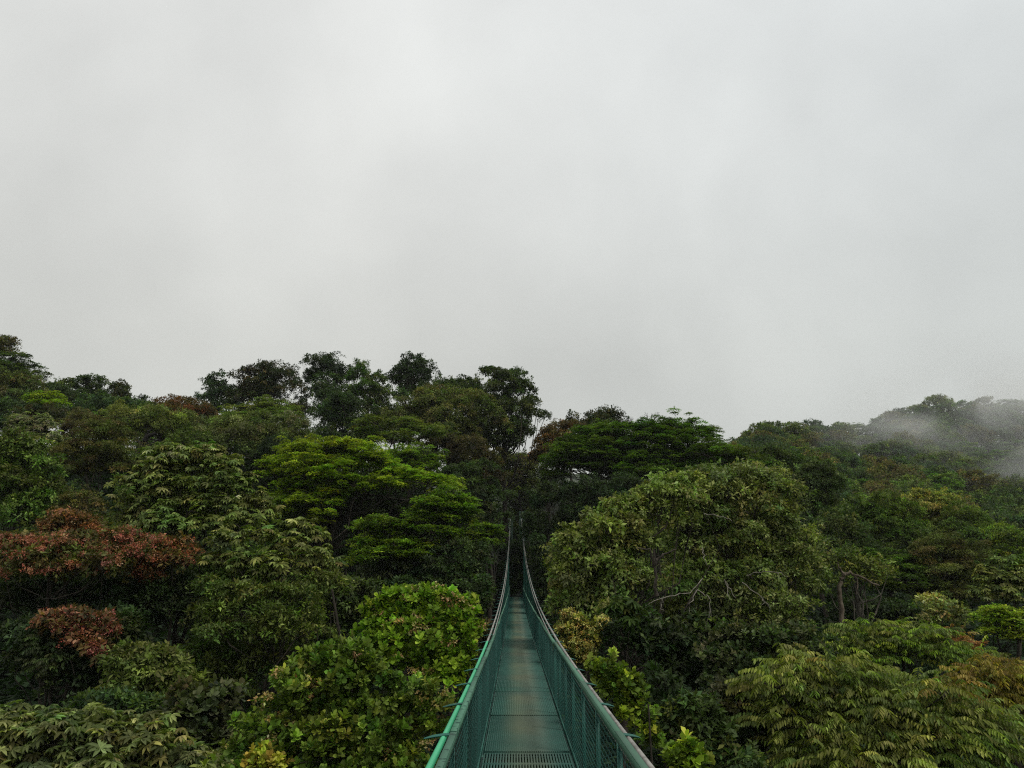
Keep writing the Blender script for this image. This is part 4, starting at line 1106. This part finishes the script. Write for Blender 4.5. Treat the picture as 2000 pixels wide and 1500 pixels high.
def mist_noise(nt, L, v):
    tc = nt.nodes.new('ShaderNodeTexCoord')
    n = nt.nodes.new('ShaderNodeTexNoise'); n.inputs['Scale'].default_value = .042; n.inputs['Detail'].default_value = 5; n.inputs['Roughness'].default_value = .55
    n.inputs['Distortion'].default_value = .6
    mp = nt.nodes.new('ShaderNodeMapping'); mp.inputs['Rotation'].default_value = (0, .6, 0); mp.inputs['Scale'].default_value = (1.0, .8, 1.5)
    mp.inputs['Location'].default_value = (13, 4, 7)
    L(tc.outputs['Object'], mp.inputs[0]); L(mp.outputs[0], n.inputs['Vector'])
    r = nt.nodes.new('ShaderNodeMapRange'); r.inputs[1].default_value = .44; r.inputs[2].default_value = .72; r.inputs[3].default_value = 0; r.inputs[4].default_value = MIST
    L(n.outputs['Fac'], r.inputs[0])
    g = nt.nodes.new('ShaderNodeTexGradient'); g.gradient_type = 'SPHERICAL'
    mp2 = nt.nodes.new('ShaderNodeMapping'); mp2.inputs['Scale'].default_value = (1 / 34, 1 / 34, 1 / 25)
    L(tc.outputs['Object'], mp2.inputs[0]); L(mp2.outputs[0], g.inputs[0])
    r3 = nt.nodes.new('ShaderNodeMapRange'); r3.inputs[1].default_value = 0; r3.inputs[2].default_value = .5
    L(g.outputs['Fac'], r3.inputs[0])
    mu = nt.nodes.new('ShaderNodeMath'); mu.operation = 'MULTIPLY'; L(r.outputs[0], mu.inputs[0]); L(r3.outputs[0], mu.inputs[1])
    L(mu.outputs[0], v.inputs['Density'])


MIST = .05
S = Soup(); S.box((-34, -34, -25), (34, 34, 25))
o = S.build('mist', volume_mat('mist', (.99, .99, .98), 0, mist_noise))
o.location = tuple(at(1885, 872, 156)); tag(o, 'pale wisps of mist drifting across the far hill', kind='stuff')

HAZE = .00016
S = Soup(); S.box((-1600, -1600, -70), (1600, 1600, 130))
tag(S.build('haze', volume_mat('haze', (.90, .93, .97), HAZE)), 'thin humid haze over the valley', kind='stuff')

# ------------------------------------------------------------------ overcast sky, soft sun
SUN_EL, SUN_AZ = math.radians(56), math.radians(125)     # azimuth clockwise from +y: light from the right
w = bpy.data.worlds.new('World'); sc.world = w; w.use_nodes = True
nt = w.node_tree; nt.nodes.clear(); L = nt.links.new
out = nt.nodes.new('ShaderNodeOutputWorld')
sky = nt.nodes.new('ShaderNodeTexSky'); sky.sky_type = 'NISHITA'; sky.sun_disc = False
sky.sun_elevation = SUN_EL; sky.sun_rotation = SUN_AZ
bg1 = nt.nodes.new('ShaderNodeBackground'); bg1.inputs['Strength'].default_value = .1; L(sky.outputs[0], bg1.inputs[0])
tc = nt.nodes.new('ShaderNodeTexCoord')
sep = nt.nodes.new('ShaderNodeSeparateXYZ'); L(tc.outputs['Generated'], sep.inputs[0])
rp = nt.nodes.new('ShaderNodeValToRGB'); e = rp.color_ramp.elements
e[0].position = 0.0; e[0].color = (.57, .575, .535, 1)
e[1].position = 1.0; e[1].color = (.90, .90, .89, 1)
for p, c in ((.12, (.625, .627, .58)), (.28, (.66, .664, .62)), (.45, (.745, .752, .72)), (.62, (.82, .83, .805))):
    q = e.new(p); q.color = (*c, 1)
L(sep.outputs['Z'], rp.inputs[0])
n = nt.nodes.new('ShaderNodeTexNoise'); n.inputs['Scale'].default_value = 2.4; n.inputs['Detail'].default_value = 6; n.inputs['Roughness'].default_value = .5; n.inputs['Distortion'].default_value = .15
L(tc.outputs['Generated'], n.inputs['Vector'])
mr = nt.nodes.new('ShaderNodeMapRange'); mr.inputs[1].default_value = .3; mr.inputs[2].default_value = .7; mr.inputs[3].default_value = .86; mr.inputs[4].default_value = 1.13
L(n.outputs['Fac'], mr.inputs[0])
mul = nt.nodes.new('ShaderNodeMixRGB'); mul.blend_type = 'MULTIPLY'; mul.inputs[0].default_value = 1
L(rp.outputs[0], mul.inputs[1]); L(mr.outputs[0], mul.inputs[2])
cool = nt.nodes.new('ShaderNodeMapRange'); cool.inputs[1].default_value = -.2; cool.inputs[2].default_value = .6
L(sep.outputs['X'], cool.inputs[0])
mul2 = nt.nodes.new('ShaderNodeMixRGB'); mul2.blend_type = 'MULTIPLY'; mul2.inputs[2].default_value = (1.0, 1.03, 1.055, 1)
L(cool.outputs[0], mul2.inputs[0]); L(mul.outputs[0], mul2.inputs[1])
bg2 = nt.nodes.new('ShaderNodeBackground'); bg2.inputs['Strength'].default_value = 1.0; L(mul2.outputs[0], bg2.inputs[0])
mix = nt.nodes.new('ShaderNodeMixShader'); mix.inputs[0].default_value = .93
L(bg1.outputs[0], mix.inputs[1]); L(bg2.outputs[0], mix.inputs[2]); L(mix.outputs[0], out.inputs[0])

ld = bpy.data.lights.new('sun', 'SUN'); ld.energy = 1.5; ld.angle = math.radians(10); ld.color = (1, .96, .88)
lo = bpy.data.objects.new('sun', ld); COL.objects.link(lo)
dv = np.array([math.sin(SUN_AZ) * math.cos(SUN_EL), math.cos(SUN_AZ) * math.cos(SUN_EL), math.sin(SUN_EL)])
import mathutils
lo.rotation_euler = mathutils.Vector(dv).to_track_quat('Z', 'Y').to_euler()
lo.location = tuple(dv * 60)

# ------------------------------------------------------------------ camera, render
cd = bpy.data.cameras.new('camera'); cam = bpy.data.objects.new('camera', cd); COL.objects.link(cam)
cam.location = tuple(CAM); cam.rotation_euler = (math.pi / 2 + PITCH, 0, YAW)
cd.sensor_width = 36; cd.lens = 36 * F / 2000; cd.clip_start = .05; cd.clip_end = 6000
sc.camera = cam
sc.view_settings.view_transform = 'Standard'; sc.view_settings.look = 'None'; sc.view_settings.exposure = 0; sc.view_settings.gamma = 1
sc.cycles.use_denoising = False; sc.cycles.filter_width = 1.15; sc.cycles.denoiser = 'OPENIMAGEDENOISE'; sc.cycles.denoising_input_passes = 'RGB_ALBEDO_NORMAL'; sc.cycles.denoising_prefilter = 'ACCURATE'
sc.cycles.max_bounces = 6; sc.cycles.diffuse_bounces = 3; sc.cycles.transmission_bounces = 4; sc.cycles.volume_bounces = 3; sc.cycles.transparent_max_bounces = 8
sc.cycles.volume_max_steps = 128
